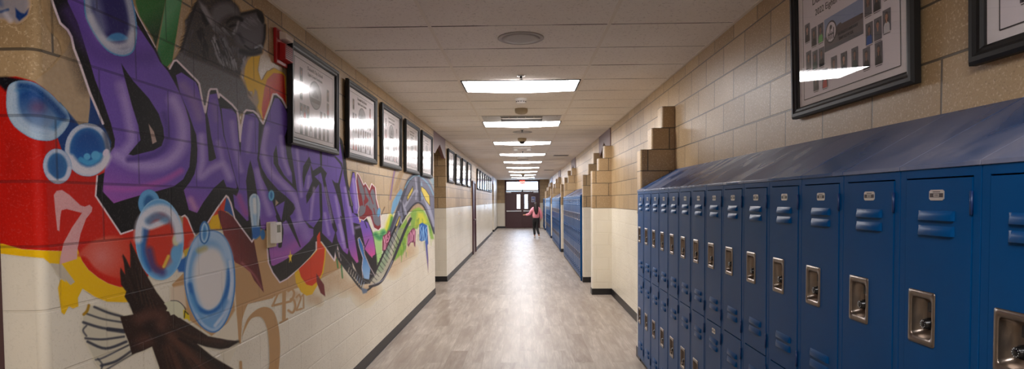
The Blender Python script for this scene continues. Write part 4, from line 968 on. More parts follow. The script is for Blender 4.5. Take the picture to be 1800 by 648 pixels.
def glow(pts, w, al=.7, c=LAV, f=None): stroke(pts, w * 1.1, c, f or w * .8, True, al=min(1, al * 1.25), spray=.12)
D_ = [(110, -90), (119, 3), (137, 41), (148, 76), (159, 112), (167, 140), (179, 170), (195, 217), (202, 245), (201, 258), (192, 270), (184, 300), (180, 336), (200, 357), (222, 350), (250, 342), (275, 336), (305.6, 327.5), (322, 315), (333, 293), (336, 257), (334, 217), (326, 189), (317.8, 167), (306.7, 145), (295.6, 125.5), (281, 108), (271, 88), (258, 69), (241, 43), (232, 15), (215, -90)]
poly(D_, purp, 1.1, id_=WORD, spray=.06)
glow([(212, 150), (222, 185), (228, 215), (232, 245), (222, 262)], 15, .55); glow([(205, 272), (240, 290), (285, 288), (312, 268), (322, 240), (318, 205), (305, 175)], 18, .62); glow([(188, 330), (235, 332), (285, 318), (318, 300)], 9, .75, MAG)
glow([(205, 130), (208, 160)], 14, .3, (128, 100, 178)); glow([(120, 20), (165, 90), (215, 100), (262, 100)], 24, .45, DPUR); glow([(226, 280), (262, 275), (287, 260), (295, 235), (288, 200)], 9, .7, (84, 56, 142))
poly([(213, 111), (222, 125), (234, 142), (262, 173), (279, 200), (287, 225), (288.6, 242), (284, 256), (270, 264), (251, 268.6), (234, 273), (226, 271), (236, 259), (247, 246), (243, 220), (231.7, 184), (220.6, 142)], BLK, 1.1, id_=WORD)
poly([(261, 217), (270.5, 231), (275.5, 249), (268, 253), (265, 237)], (186, 160, 148), 1, id_=WORD)
U_ = [(309, 132), (319, 127), (344, 144), (348, 152), (355, 181), (361, 205), (363, 232), (366, 264), (367, 283), (372, 282.5), (380, 278), (377, 266), (371, 239), (366, 208), (364, 200), (368, 166), (381, 164), (387, 193), (393, 238), (398, 254), (406.5, 289), (413, 312), (417, 328), (415, 332), (398, 328), (393, 315), (375, 331), (357, 356), (346.5, 374), (332, 368.6), (327, 349), (323, 334), (335, 318), (342, 305), (346, 285), (347, 262), (345, 237), (341.5, 228), (331.6, 198.5), (316.8, 164)]
poly(U_, purp, 1, id_=WORD, spray=.06)
glow([(322, 150), (340, 175), (350, 205)], 16, .55, (150, 120, 176)); glow([(354, 240), (356, 280), (352, 310), (372, 296), (392, 290), (404, 312)], 11, .6); glow([(335, 350), (343, 366)], 9, .6, (206, 150, 190)); glow([(376, 180), (380, 210)], 9, .35, (150, 120, 176)); glow([(384, 250), (392, 285)], 8, .4)
N_ = [(389, 190), (408, 191), (415.5, 201), (417, 215), (420, 252), (422.6, 274), (424, 240), (428, 212), (431, 201), (445, 199), (452, 206), (455, 214), (453.8, 264), (452.2, 279), (458.4, 308.5), (468.3, 328), (478, 350), (486, 378), (489, 392), (470, 392), (466, 404), (459, 400), (452, 340), (446, 303.6), (440, 281), (436, 296), (432.5, 318), (434.6, 342), (437, 387), (434, 388), (412.3, 364.4), (409.9, 341), (416, 344.7), (420, 333), (413, 310), (399, 256), (394, 236)]
poly(N_, purp, 1, id_=WORD, spray=.06)
glow([(408, 215), (414, 260), (424, 300)], 8, .4); glow([(441, 215), (436, 265)], 8, .4); glow([(452, 300), (464, 345), (474, 375)], 9, .5); glow([(420, 345), (432, 375)], 9, .6, (176, 84, 160))
S_ = [(483, 172), (490, 173), (500, 188), (508, 205), (505, 225), (500.5, 240), (504, 272), (508, 290), (513, 304), (514, 323), (505, 314), (499, 307), (489.5, 289), (487, 265), (485.7, 255), (480.7, 270), (481, 287), (489.5, 302), (499, 314), (514, 328), (521.5, 336), (526.4, 358.5), (534, 386), (543, 400), (551, 402), (550.6, 414), (543.7, 424.4), (529, 438), (514, 448), (497, 459), (481, 467), (477, 466), (473, 437), (472, 404), (488, 398), (500, 389), (514, 375), (519, 366), (516.5, 358.5), (502, 344), (489.4, 334), (469.6, 311.6), (459.8, 294.3), (455.3, 277), (458.5, 255), (464, 225), (472, 200)]
poly(S_, purp, 1, id_=WORD, spray=.06)
glow([(468, 225), (463, 265), (475, 300), (500, 325), (520, 350), (528, 385)], 9, .55); glow([(494, 240), (498, 275), (508, 305)], 6, .5); glow([(500, 400), (530, 395), (540, 415)], 14, .35); glow([(482, 445), (500, 445), (520, 430)], 14, .6, MAG)
poly([(484, 363), (500.5, 353), (498, 368.4), (494.3, 391), (490.6, 378)], purp, .9, id_=WORD)
poly([(500, 380), (510, 380), (529, 434), (527, 434)], BLK, .8, id_=WORD); stroke([(488, 380), (495, 403), (492, 432)], 6.5, BLK, .9, True, id_=WORD)
poly([(484.4, 350), (490, 356), (484, 362)], (176, 152, 130), 1, id_=WORD)
# E, T, H
EB = [(511.6, 262), (516.5, 240), (530, 215), (560, 215), (590, 238), (598, 246), (601, 262), (603, 290), (604, 305), (609, 330), (616, 362), (619, 374), (630, 376), (630.8, 347), (623, 304), (620.4, 303), (614.6, 332), (616, 345), (622, 375), (632, 383), (647, 391), (655, 412), (659.5, 436), (660, 459), (648.6, 447), (640, 436), (633, 395), (620.5, 391), (622.7, 412), (630.3, 460), (627, 462), (617.3, 449), (613, 436), (611, 447), (603, 440.5), (593.5, 423), (590, 405), (584, 427), (566, 409), (563, 382), (551, 400), (534, 386), (526.4, 358.5), (521.5, 330)]
poly(EB, purp, 1, id_=WORD, spray=.05)
for pts in ([(543.5, 275), (533, 292), (531.5, 310), (533.7, 331), (537, 310), (543, 296), (547, 285)],
            [(538, 344), (539, 358), (556, 330), (561, 323), (562, 360), (563, 385), (552, 408), (552, 424), (566, 424), (566, 402), (567, 375), (566, 340), (565, 323), (560, 317), (553, 310), (564, 303), (566, 310), (576, 362), (585, 400), (590, 410), (593, 404), (586, 380), (578, 345), (571.5, 314), (574.5, 304), (564, 291), (550, 300), (545, 285), (547, 303), (549, 318)],
            [(583.3, 315), (589, 320.5), (594.4, 321.5), (601, 295.5), (598, 288), (587, 275), (590, 274), (601, 286), (603, 296), (597, 325), (601, 350), (607, 388), (613, 436), (609, 436), (604, 400), (598, 362), (590, 335)],
            [(596, 242), (602, 247), (607.4, 277), (609, 301), (615, 340), (621, 360), (620, 364), (614, 362), (603.7, 301), (602, 277)],
            [(620.5, 391), (633, 394), (637, 412), (642, 434), (630, 421), (624, 411)], [(562, 265), (566, 265), (566, 292), (563, 290)]):
    poly(pts, BLK, .8, id_=WORD)
for x0_, y0_, x1_, y1_ in ((522, 262, 530, 345), (543, 310, 541, 330), (552, 330, 546, 385), (572, 330, 584, 390), (590, 345, 603, 420), (607, 330, 622, 410), (621, 315, 627, 365), (571, 375, 578, 412), (596, 395, 606, 435), (626, 400, 632, 398)):
    glow([(x0_, y0_), ((x0_ + x1_) / 2, (y0_ + y1_) / 2), (x1_, y1_)], 4.5, .5)
glow([(520, 250), (545, 248), (575, 262)], 18, .4, DPUR); stroke([(613, 335), (619, 361)], 1.2, (150, 146, 132)); poly([(659.5, 484), (666, 466), (662, 445), (655, 450), (652, 480)], BLK, 1, id_=WORD)
stroke([(640, 386), (645, 400)], 1.4, BLK); stroke([(599, 380), (612, 436)], 1.6, BLK); stroke([(648, 420), (641, 436)], 1, BLK)
poly([(618.4, 458), (628, 480), (621, 474)], (214, 200, 180), .8, id_=WORD)
# ---- red, blue and yellow wedge with the dark red horn
poly([(322, 382), (325, 381), (329, 385), (337, 404), (341, 414), (338, 440), (328, 450), (320, 440)], (216, 50, 24), 1, id_=BG); poly([(322, 440), (336, 432), (332, 452), (326, 458)], (206, 176, 60), 3, id_=BG); poly([(318, 455), (328, 450), (326, 478), (314, 478), (310, 470)], BLUE, 4, id_=BG)
poly([(367, 391), (382, 368), (397, 347), (399, 352), (396, 380), (393, 402), (375, 402)], (222, 60, 24), .9, id_=BG); poly([(373, 380), (388, 374), (391, 402), (370, 402), (367, 394)], YEL, 1.6, id_=BG); poly([(397.5, 347), (401, 349), (405, 360), (411, 381), (400, 372), (394, 370)], (36, 88, 158), 1.2, id_=BG)
H_ = [(382.7, 370.6), (389, 369.4), (400, 374), (411, 382), (423, 399), (443, 427), (446, 421), (453, 458), (458, 482), (463.8, 513.5), (446.6, 492), (440, 478), (428, 468), (414, 461), (408, 452), (393.8, 414), (384, 380)]
poly(H_, grad((132, 44, 46), (84, 20, 26), (400, 440), (450, 425)), .9, id_=BG); stroke([(425, 462), (446, 482), (460, 506)], (4, 2), (190, 120, 124), 4, True, al=.7)
stroke([(400, 346), (406, 357), (412.3, 383), (423.5, 399), (443, 425), (446, 419), (443, 385)], 2, LINE, 1, id_=WORD)
# ---- orange flame, yellow edge, kite and star
poly([(518, 479), (520, 496), (529, 513), (539, 519.5), (548.6, 517), (557, 503), (568.4, 479), (572, 454), (573, 437), (563, 424), (556, 440), (535, 464)], YEL, 1, id_=BG)
poly([(562.5, 406), (557, 415), (557.5, 440), (546, 453), (525, 472.6), (529, 486), (539, 499.8), (548.6, 502), (558.5, 493.6), (566, 479), (570, 454), (571, 436), (563.5, 426)], (228, 62, 18), .9, id_=BG)
poly([(556, 480), (563, 490), (569.6, 499.8), (572, 521), (563.5, 514.6), (557, 497)], (118, 26, 34), .8, id_=BG)
for sx_, sy_, h_, w_ in ((510.4, 451.6, 25, 8), (656.5, 331, 17, 5.5), (633, 386, 14, 4.5)):
    star = []
    for k in range(10): a = -PI / 2 + k * PI / 5; r_ = 1 if k % 2 == 0 else .42; star.append((sx_ + r_ * math.cos(a) * w_ / 2, sy_ + r_ * math.sin(a) * h_ / 2 + (r_ * math.cos(a)) * -1))
    poly(star, (250, 212, 30), .7, id_=BG)
# ---- bubbles
def bubble(n, pts, core, rimc=ICE, w=7, f=6, mid=BLUE, edge=None, al=.9):
    poly(pts, mid, 1.5, True, id_=B0 + n, spray=.05); rim(pts, w * 2.4, mid, w * 2, al=.0)
    cx_, cy_ = np.mean([p[0] for p in pts]), np.mean([p[1] for p in pts]); inn = [(cx_ + (p[0] - cx_) * .62, cy_ + (p[1] - cy_) * .68) for p in pts]
    poly(inn, core, 14, True, spray=.06); rim(pts, w, rimc, f, al=al, spray=.12, off=w * .9)
    if edge: rim(pts, 1.4, edge, 2, al=.9, off=1)
bt = [(147, -45), (147, 0), (151, 32), (170, 67), (191, 91), (217, 99), (236, 88), (241, 54), (237, 17), (228, -15), (208, -60), (175, -80)]
bubble(0, bt, (46, 40, 104), (186, 192, 214), 7, 7, (60, 66, 120), (80, 150, 204))
poly([(186, 70), (196, 60), (212, 58), (226, 68), (210, 72), (192, 72)], (70, 138, 196), 3, True); glow([(160, 30), (178, 65), (200, 80), (222, 78), (232, 60)], 12, .65, (214, 214, 224)); glow([(160, -30), (170, 10), (180, 50)], 16, .45, (150, 160, 190))
bl = [(12, 160), (12, 195), (22, 218), (40, 234), (62, 245), (88, 247), (106, 238), (122, 215), (118, 195), (104, 180), (92, 167), (78, 156), (60, 145), (40, 141), (20, 146)]
bubble(1, bl, grad((26, 70, 138), (150, 170, 196), (70, 160), (80, 235)), (184, 204, 222), 7, 7, (70, 130, 186)); poly(oval(66, 188, 14, 12), (110, 48, 80), 16, al=.5); glow([(26, 165), (30, 200), (55, 225), (90, 232)], 10, .6, (190, 206, 226)); glow([(36, 150), (60, 155), (90, 180), (112, 205)], 12, .7, NAVY)
b2 = oval(154, 263, 40, 47)
bubble(2, b2, grad((16, 70, 142), (22, 96, 176), (150, 230), (155, 300)), (214, 216, 228), 4.5, 4, (40, 104, 172)); glow([(124, 278), (138, 294), (158, 300), (180, 290), (188, 276)], 13, .95, (224, 220, 230), 7); glow([(186, 235), (190, 262)], 9, .6, (70, 78, 104)); glow([(142, 280), (156, 286), (170, 280), (176, 272)], 8, .9, (70, 160, 214), 3)
poly(oval(153, 275, 6, 6), (92, 176, 224), 2, id_=B0 + 2); poly(oval(168, 273, 8, 8), (92, 176, 224), 2, id_=B0 + 2); poly(oval(186, 268, 5, 7, 30), (226, 214, 232), 2)
bubble(3, oval(101, 292, 25, 31, -8), (46, 98, 156), (196, 204, 224), 4, 4, (60, 124, 180)); glow([(86, 308), (100, 318), (116, 312), (122, 296)], 6, .8, (214, 212, 226), 4)
bubble(4, oval(262, 357, 19, 24), (40, 100, 160), SKYB, 5, 5, (70, 150, 206))
b3 = oval(280.5, 420.5, 42.5, 71.5, -2)
bubble(5, b3, (210, 60, 44), SKYB, 5, 4, (116, 174, 220), (140, 196, 234))
poly([(255, 400), (258, 440), (268, 472), (285, 476), (296, 450), (305, 410), (292, 392), (275, 396)], (214, 54, 30), 7, True); poly([(248, 395), (262, 400), (256, 440), (266, 470), (262, 476), (250, 450)], BLUE, 6, True, al=.8); glow([(262, 440), (270, 468), (285, 478)], 12, .7, (70, 66, 130))
glow([(296, 450), (288, 468)], 5, .9, (236, 200, 80), 3); poly(oval(309, 422, 6, 10), (214, 214, 170), 4); poly(oval(308, 446, 8, 14), (110, 178, 226), 4)
glow([(243, 420), (246, 392), (262, 372), (285, 366), (302, 376), (312, 396), (315, 420)], 13, .95, (226, 226, 236), 7); glow([(250, 392), (262, 398), (276, 394), (290, 388)], 10, .9, (226, 228, 238), 5); glow([(262, 388), (276, 380), (292, 386)], 12, .65, (96, 142, 184), 8)
b4 = [(370, 404), (392, 412), (407, 440), (413.5, 480), (412, 520), (402, 556), (388, 578), (372, 584), (352, 572), (336, 546), (326, 512), (323.5, 480), (330, 444), (346, 414)]
bubble(6, b4, (222, 222, 226), (176, 206, 236), 4, 3, (118, 172, 222), (60, 120, 190))
poly([(366, 440), (386, 444), (397, 470), (396, 505), (384, 530), (370, 540), (356, 528), (344, 500), (342, 468), (352, 446)], (228, 224, 222), 12, True); glow([(334, 500), (344, 535), (366, 549), (388, 536), (400, 505), (403, 475)], 7, .9, (34, 110, 190), 5)
glow([(335, 520), (345, 545)], 8, .6, SKYB); glow([(342, 430), (356, 418), (376, 416), (392, 428), (400, 450)], 14, .7, (176, 206, 236)); glow([(404, 460), (407, 500), (396, 545), (378, 572)], 5, .75, (206, 220, 242), 3); glow([(350, 440), (360, 436)], 8, .6, (190, 176, 110)); glow([(370, 556), (386, 550), (398, 530)], 8, .6, (100, 156, 214))
bubble(7, [(359, 388), (366, 394), (369, 408), (366, 422), (359, 429), (352, 422), (350.6, 408), (353, 395)], (70, 140, 204), (180, 214, 240), 3, 3, (92, 160, 216), (30, 96, 170))
b5 = [(447, 340), (454, 344), (457, 356), (457, 375), (455, 395), (457, 412), (447, 419), (443, 400), (440, 375), (438, 352), (441, 343)]
bubble(8, b5, (190, 212, 232), (206, 220, 232), 2, 2, (104, 170, 216)); poly([(443, 398), (457, 398), (459, 412), (450, 420), (443, 418)], BLUE, 4, id_=B0 + 8); glow([(447, 350), (448, 372)], 7, .8, (228, 232, 236)); poly(oval(462, 412, 4, 9), (56, 130, 196), 2, id_=B0 + 8)
bubble(9, oval(477, 343, 5, 9.5), (20, 90, 160), (110, 190, 226), 1.5, 2, (60, 150, 200))
# washed-out bubble high on the wall end
poly([(-60, -50), (30, -40), (50, 0), (50, 14), (44, 30), (30, 40), (16, 34), (-60, 20)], (132, 138, 160), 8, True, id_=B0 + 10, al=.75, spray=.1); poly([(27, 14), (36, 22), (43, 24), (51, 14), (48, 26), (34, 37), (28, 30)], (16, 54, 116), 3, id_=B0 + 10); glow([(-20, 20), (0, 21), (14, 17)], 4, .6, NAVY); glow([(10, 24), (18, 36)], 8, .6, (196, 190, 200)); poly([(-60, -50), (0, -10), (4, 10), (-60, 16)], NAVY, 10, al=.6)
# ---- eagle
TAIL = [(157, 536), (176, 538), (215, 553), (236, 560), (236, 612), (214, 630), (184, 652), (170, 640), (156, 610), (143, 584), (146, 566), (146, 552)]
poly(TAIL, (206, 198, 176), 2.5, id_=EAGLE)
for pts, w in (([(166, 539), (190, 549), (215, 556)], 4), ([(150, 550), (180, 560), (216, 566)], 3), ([(146, 566), (180, 576), (216, 580)], 4.5), ([(190, 578), (218, 582)], 7), ([(150, 594), (180, 596), (218, 591)], 3.5), ([(152, 590), (146, 580), (152, 572)], 2.5), ([(154, 600), (186, 612), (222, 600)], 4.5), ([(168, 632), (182, 628), (226, 606)], 2.5), ([(178, 642), (205, 634), (232, 616)], 4.5), ([(186, 650), (236, 620)], 3), ([(172, 630), (180, 640), (178, 648)], 2.5)):
    stroke(pts, w, (52, 54, 66), 2.6, True, al=.9)
stroke([(156, 536), (153, 546), (147, 552)], 5, (170, 128, 26), 2, True, id_=EAGLE)
WG = [(229, 423), (240, 446), (250, 470), (262, 490), (275, 512), (290, 532), (296, 545), (309, 553), (332, 568), (366, 590), (400, 597), (419.8, 599), (402, 611), (385, 613), (362, 609), (347, 604), (374, 626), (408, 646), (440, 668), (282, 668), (280, 646), (267, 609), (252, 616), (232, 623), (226, 600), (218, 580), (211, 556), (234, 552), (228, 536), (219, 521), (222, 512), (213, 500), (211, 478), (212, 470), (220, 482), (216, 446), (222, 455), (229, 470)]
poly(WG, BRN, 1.8, id_=EAGLE)
for pts in ([(229, 430), (240, 480), (258, 530)], [(216, 450), (232, 490), (250, 540)], [(214, 480), (228, 515), (246, 545)], [(222, 520), (240, 545)], [(228, 536), (238, 548)]): stroke(pts, (2, 7), (26, 15, 13), 4, True, al=.8)
for k in range(9): x_ = 246 + 4 * k; stroke([(x_ - 14, 460 + 7 * k), (x_, 530 + 2 * k)], (1, 3), (78, 50, 38) if k % 2 else (24, 14, 12), 2, al=.55)
glow([(245, 560), (270, 552), (285, 560), (275, 585), (250, 600)], 20, .55, (98, 60, 50)); glow([(300, 590), (330, 620), (360, 650)], 14, .5, (110, 68, 52)); glow([(290, 600), (310, 640), (320, 665)], 12, .5, (100, 60, 46)); glow([(262, 575), (285, 600)], 16, .6, (30, 18, 16))
stroke([(315, 595), (350, 615), (395, 650)], (3, 6), (22, 13, 12), 5, True, al=.9); stroke([(340, 600), (385, 612), (418, 600)], (2, 5), (22, 14, 12), 4, True, al=.8); stroke([(300, 570), (340, 592), (390, 600)], (2, 5), (90, 56, 42), 5, True, al=.5)
for k in range(9): a = RS.rand(); stroke([(285 + 10 * k, 605 + 5 * k), (300 + 12 * k, 660)], (2, 3), (28, 16, 13) if k % 2 else (86, 54, 42), 2.5, al=.5)
poly([(279, 655), (283, 648), (286, 668), (280, 668)], (220, 212, 196), 1, id_=EAGLE)
poly([(288, 533), (292, 531), (300, 528), (313, 529), (322, 537), (327, 550), (323, 558), (314, 558), (306, 552), (300, 554), (297, 547), (292, 546), (295, 540)], (222, 220, 190), .9, id_=EAGLE)
stroke([(300, 528), (313, 529), (324, 539), (327, 548)], 1.2, (40, 44, 50), 1, True); poly([(322, 544), (327, 545), (333, 554), (334, 566), (329, 560), (323, 561)], (226, 200, 30), .9, id_=EAGLE); stroke([(324, 558), (325, 546), (331, 552)], 1.6, (24, 22, 22), 1)
# ---- greenery, roller coaster, small words
GR1, GR2, GR3 = (136, 178, 62), (70, 140, 60), (208, 206, 60)
poly([(684, 376), (692, 372), (690, 400), (680, 412), (674, 410), (678, 392)], GR3, 5, id_=COAST); poly([(655, 408), (676, 400), (680, 408), (672, 424), (672, 460), (664, 480), (661, 440)], (166, 206, 128), 3, id_=COAST); glow([(660, 412), (668, 418), (674, 408)], 7, .8, (56, 140, 84)); glow([(681, 410), (686, 396), (689, 382)], 4, .8, GR2)
poly([(700, 400), (708, 392), (716, 380), (726, 368), (736, 364), (746, 370), (754, 386), (760, 404), (763, 420), (757, 420), (752, 396), (738, 392), (734, 402), (722, 404), (716, 416), (714, 436), (708, 446), (700, 452), (694, 458), (690, 446), (696, 424)], GR1, 3, id_=COAST, spray=.1)
poly([(734, 372), (744, 374), (752, 392), (738, 396), (730, 398)], GR3, 6)
for k in range(60):
    x_ = 692 + 68 * RS.rand(); y_ = 376 + 50 * RS.rand() + (20 if x_ < 716 else 0); stroke([(x_, y_), (x_ + RS.uniform(-2, 2), y_ + RS.uniform(6, 16))], (1.6, .6), [GR2, GR3, (160, 196, 110), (54, 116, 56)][k % 4], 1.4, al=.6)
for x_, y_, l_ in ((695, 440, 16), (706, 440, 20), (709, 430, 18), (700, 440, 12)): stroke([(x_, y_), (x_ - .5, y_ + l_)], (2.4, .6), (120, 170, 56), 1.2, id_=COAST)
stroke([(592, 455), (594, 470)], 2.4, (60, 130, 66), 1.4, id_=COAST); stroke([(600, 466), (602, 488)], 2.4, (60, 130, 66), 1.4, id_=COAST)
poly([(715, 384), (722, 376), (722, 396), (716, 398)], (206, 184, 156), 1.5, id_=COAST)
stroke([(694, 298), (690, 320), (686, 350)], 2.6, (110, 84, 150), 2.2, True, id_=COAST, al=.85); stroke([(707, 300), (695, 335)], 2.4, (110, 96, 90), 5, al=.5)
poly([(687, 374), (690, 355), (697, 342), (705, 331), (709, 338), (700, 358), (690, 378)], (108, 160, 196), 2.5, id_=COAST, spray=.1)
GD, GM, GL = (66, 66, 80), (112, 112, 130), (160, 160, 180)
def track(pts, w, c=GD, f=.9): stroke(pts, w, c, f, True, id_=COAST)
poly([(672, 440), (686, 402), (690, 388), (700, 360), (709, 336), (716, 314), (726, 304), (735, 300), (748, 306), (759, 325), (766, 345), (766, 420), (761, 404), (755, 382), (748, 368), (742, 361), (735, 357), (726, 362), (715, 378), (702, 400), (692, 425), (680, 452)], GM, 1.4, id_=COAST)
for pts, w, c in (([(684, 412), (697, 375), (709, 342), (718, 318), (730, 306)], 5, GD), ([(700, 402), (714, 377), (726, 361), (735, 356), (744, 362), (753, 381), (763, 410)], 2.4, (34, 32, 42)), ([(712, 362), (722, 345), (730, 335), (738, 338)], 4, GL), ([(746, 345), (756, 372), (763, 396)], 5, GL), ([(712, 330), (720, 316), (734, 308), (752, 322), (762, 342)], 2, (120, 160, 184)),
                  ([(730, 312), (732, 330), (731, 350)], 2.6, GL), ([(736, 312), (738, 352)], 4, GD), ([(705, 352), (712, 368), (714, 376)], 3.4, GL), ([(706, 350), (708, 372), (711, 384)], 1.6, (40, 38, 46)), ([(700, 372), (706, 392)], 2.6, GL), ([(741, 320), (742, 350)], 1.8, (140, 170, 196))): track(pts, w, c, 1.6)
for pts in ([(715.4, 345.6), (725.6, 327), (726.5, 334.4), (716.3, 353)], [(740.4, 327), (748, 333), (755, 343.7), (756, 362), (747.8, 351), (740.4, 334.4)], [(692, 403), (702.4, 379), (704, 380.7), (695, 408.5)]):
    poly(pts, (214, 190, 84), .9, id_=COAST); stroke(pts + [pts[0]], .9, (60, 54, 40), .8)
poly([(765.5, 338), (758, 322), (750, 308), (755, 302), (767, 318)], (120, 156, 176), 3, id_=COAST, al=.8)
poly([(696, 398), (682, 428), (664, 468), (648, 494), (662, 500), (682, 475), (700, 434), (714, 402)], (150, 152, 138), 3, id_=COAST, al=.6); poly([(686, 425), (672, 455), (664, 476), (672, 478), (684, 452)], (96, 150, 100), 5, al=.5); track([(696, 398), (689, 412), (682, 428), (673, 448), (664, 468), (655, 484), (646, 492)], 3.2, (32, 30, 36)); track([(722, 384), (712, 404), (700, 434), (691, 456), (682, 475), (672, 492), (662, 500), (650, 503)], 4.4, (48, 46, 54)); track([(690, 458), (676, 488), (660, 498), (648, 498)], 1.2, GL)
for k in range(13): t = k / 12; stroke([(692 - 42 * t, 404 + 86 * t), (700 - 44 * t + 3, 424 + 74 * t)], 1.1, (36, 34, 40), .8, id_=COAST)
track([(591.4, 428), (592, 448), (603, 466), (618, 486), (633, 505), (644, 510), (654, 503)], 3.4, (34, 34, 40)); track([(592, 438), (606, 453), (625, 477), (638, 491), (650, 498)], 1.6, (92, 92, 96))
for k in range(15): t = k / 14; stroke([(594 + 44 * t, 440 + 52 * t), (594 + 40 * t + 1, 452 + 56 * t)], 1.5, (44, 42, 46), .8, id_=COAST)
for k in range(8): t = k / 7; stroke([(614 + 26 * t, 470 + 26 * t), (612 + 26 * t, 478 + 27 * t)], 1.6, (200, 190, 176) if k < 4 else (160, 180, 204), 1, al=.8)
poly([(634, 505), (646, 508), (645, 514), (638, 516)], (100, 116, 140), 2, id_=COAST)
poly([(629, 419), (632, 418), (637, 430), (640, 447), (646, 460), (651, 472), (649, 491), (640, 489), (636, 473), (638, 453), (632, 434)], grad((34, 100, 176), (150, 186, 224), (634, 430), (646, 488)), .9, id_=BG); stroke([(638, 488), (636, 470), (638, 453), (631, 432), (629, 419), (632, 417), (638, 430), (641, 447), (650, 468), (659, 484)], .9, LINE, .8)
def word(quads, c, al=1):
    for q in quads: stroke(q, 1.25, c, .9, al=al, id_=COAST)
poly([(673, 414), (680, 410), (682, 404), (686, 406), (687, 414), (681, 432), (677, 440), (672, 440), (672, 425)], (128, 52, 74), 1.2, id_=COAST)
word([[(674, 416), (676, 426), (678, 414)], [(676, 426), (675, 438)], [(680, 412), (679, 426), (682, 424)], [(680, 419), (682, 418)], [(685, 408), (683, 412), (685, 416), (682, 424)], [(678, 428), (677, 438)]], (226, 158, 184))
poly([(717, 412), (724, 402), (728, 400), (731, 406), (730, 434), (728, 432), (727, 426), (722, 426), (718, 434), (716, 430)], (132, 56, 84), 1.2, id_=COAST)
word([[(719, 412), (718, 428)], [(722, 408), (721, 424), (719, 426)], [(722, 408), (724, 414), (723, 424)], [(726, 404), (725, 422)], [(726, 404), (727.5, 412), (729, 404), (729, 424)]], (224, 160, 190))
poly([(737, 394), (742, 391), (751, 396), (752, 412), (753, 428), (750, 432), (747, 422), (741, 424), (737, 422)], (40, 96, 172), 1.2, id_=COAST)
word([[(741, 396), (738.5, 401), (741, 408), (738, 420)], [(742.5, 422), (744, 398), (746, 422)], [(750, 399), (747.5, 404), (750.5, 412), (748, 422)]], (150, 194, 232))
poly([(747, 424), (751, 425), (753, 455), (752.8, 480), (750, 455)], grad((70, 90, 170), (130, 84, 140), (750, 425), (752, 475)), 1, id_=COAST)
# grey word beside the lettering
DW_ = [(627.4, 303), (631, 306.7), (639.4, 325), (642, 320.6), (649.6, 333.5), (653.3, 322.4), (659.8, 329), (661.7, 349), (665.4, 364), (669, 377), (670, 399), (665.4, 404.8), (657, 400), (653.3, 388), (650.6, 380.7), (646, 381), (639.4, 387), (631, 384.4), (629.3, 373), (631, 363), (628.3, 342), (625.6, 317.8)]
poly(DW_, (130, 34, 40), .9, id_=DAYS); stroke(DW_ + [DW_[0]], 1.4, (232, 222, 224), .9, id_=DAYS)
for pts in ([(628, 308), (631, 312), (640, 334), (641, 350), (640, 366), (637, 352), (632, 334)], [(641, 328), (645, 332), (650, 348), (652, 366), (648, 352), (643, 342)], [(652, 336), (656, 332), (660, 344), (661, 356), (667, 380), (669, 392), (664, 397), (657, 390), (654, 372), (650, 366), (644, 360), (641, 374), (632, 380), (631, 372), (633, 362), (640, 360), (648, 352)]): poly(pts, (112, 110, 118), .9, True, id_=DAYS)
for pts in ([(640, 352), (641, 362)], [(650, 340), (656, 358)], [(657, 366), (659, 376)], [(634, 340), (636, 350)]): stroke(pts, 1.6, (130, 34, 40), .8)
poly(oval(666, 373, 3, 8, 8), (96, 150, 190), 1.5, id_=DAYS); stroke([(670, 378), (676, 364)], 1.2, (90, 80, 84), 1)

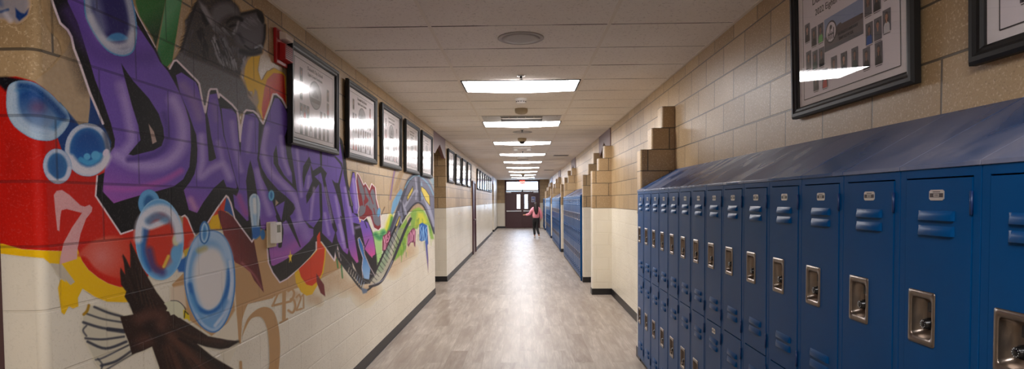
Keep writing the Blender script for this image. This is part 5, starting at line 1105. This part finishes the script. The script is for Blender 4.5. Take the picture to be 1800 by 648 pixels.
# ---- build the paint sheets, one mesh per painted figure
names_ = {BG: ('painted_background', None), WORD: ('painted_lettering', 'purple graffiti lettering with black shadow'), WOLF: ('painted_wolf', 'grey howling wolf head'), EAGLE: ('painted_eagle', 'brown flying eagle'),
          COAST: ('painted_roller_coaster', 'grey roller coaster track with greenery and small words'), DAYS: ('painted_small_word', 'small grey and dark red word')}
def mural_material():
    t = NT('mural_paint'); uv, fac, z, cell, P = brick_nodes(t)
    at = t.n('ShaderNodeAttribute', attribute_name='pigment'); pw = at.outputs['Color']; al = at.outputs['Alpha']
    sep = t.n('ShaderNodeSeparateColor'); t.l(cell, sep.inputs[0]); up = t.math('GREATER_THAN', z, PAINT - .003)
    base = t.mix(up, rgba((232, 223, 200)), t.mix(t.noise(P, 60, 3), rgba((160, 128, 88)), rgba((206, 176, 132))))
    gr = t.noise(P, 140, 2, .6); col = t.mix(t.math('MULTIPLY', t.ramp(gr, .55, .68), .02), pw, (1, 1, 1, 1)); col = t.mix(t.math('MULTIPLY', t.ramp(gr, .30, .42, (1, 1, 1, 1), (0, 0, 0, 1)), t.math('ADD', .02, t.math('MULTIPLY', up, .09))), col, (.02, .02, .02, 1))
    c = t.mix(al, base, col); c = t.mix(t.math('MULTIPLY', fac, t.math('ADD', .10, t.math('MULTIPLY', up, .32))), c, rgba((40, 34, 36)))
    h = t.math('SUBTRACT', t.math('MULTIPLY', t.noise(P, 160, 2), .09), fac)
    t.bsdf(c, t.math('ADD', .42, t.math('MULTIPLY', up, .16)), 0, .14, t.bump(h, .45, .003)); return t.m
MM = mural_material()
LUT = np.where(C / 255 <= .04045, C / 255 / 12.92, ((C / 255 + .055) / 1.055) ** 2.4)
RGBA_ = np.concatenate([LUT, A[:, None]], 1).astype(np.float32)
quads, qid, base_ = [], [], 0; XYZ = []
for X, Y, Z in patches:
    nc, nr = X.shape; i = np.arange(nc - 1)[:, None] * nr + np.arange(nr - 1)[None] + base_
    q = np.stack([i, i + nr, i + nr + 1, i + 1], -1).reshape(-1, 4); quads.append(q); XYZ.append(np.stack([X.ravel(), Y.ravel(), Z.ravel()], 1)); base_ += nc * nr
quads = np.concatenate(quads); XYZ = np.concatenate(XYZ).astype(np.float32)
qa = A[quads].max(1); qi = ID[quads].max(1); qi = np.where(qi == 0, BG, qi); keep = qa > .04; quads, qi = quads[keep], qi[keep]
mural = empty('mural', (XL, 5.9, 0), 0, 'graffiti mural of purple lettering, bubbles, wolf, eagle and roller coaster across the left block wall', 'mural')
def sheet(name, q, label):
    vid, inv = np.unique(q.ravel(), return_inverse=True); me = bpy.data.meshes.new(name)
    me.vertices.add(len(vid)); me.vertices.foreach_set('co', (XYZ[vid] - np.array([XL, 5.9, 0], np.float32)).ravel())
    me.loops.add(len(inv)); me.loops.foreach_set('vertex_index', inv.astype(np.int32))
    me.polygons.add(len(q)); me.polygons.foreach_set('loop_start', np.arange(0, len(inv), 4, dtype=np.int32)); me.polygons.foreach_set('use_smooth', np.ones(len(q), bool))
    ca = me.color_attributes.new('pigment', 'FLOAT_COLOR', 'POINT'); ca.data.foreach_set('color', RGBA_[vid].ravel())
    me.update(calc_edges=True); me.materials.append(MM)
    o = bpy.data.objects.new(name, me); COL.objects.link(o); o.parent = mural
    if label: o['label'] = label
for k in sorted(set(qi.tolist())):
    nm, lb = names_.get(k, ('painted_numeral' if k > 30 else 'painted_bubble', 'pink numeral seven' if k == 36 else None)); sheet(nm, quads[qi == k], lb)
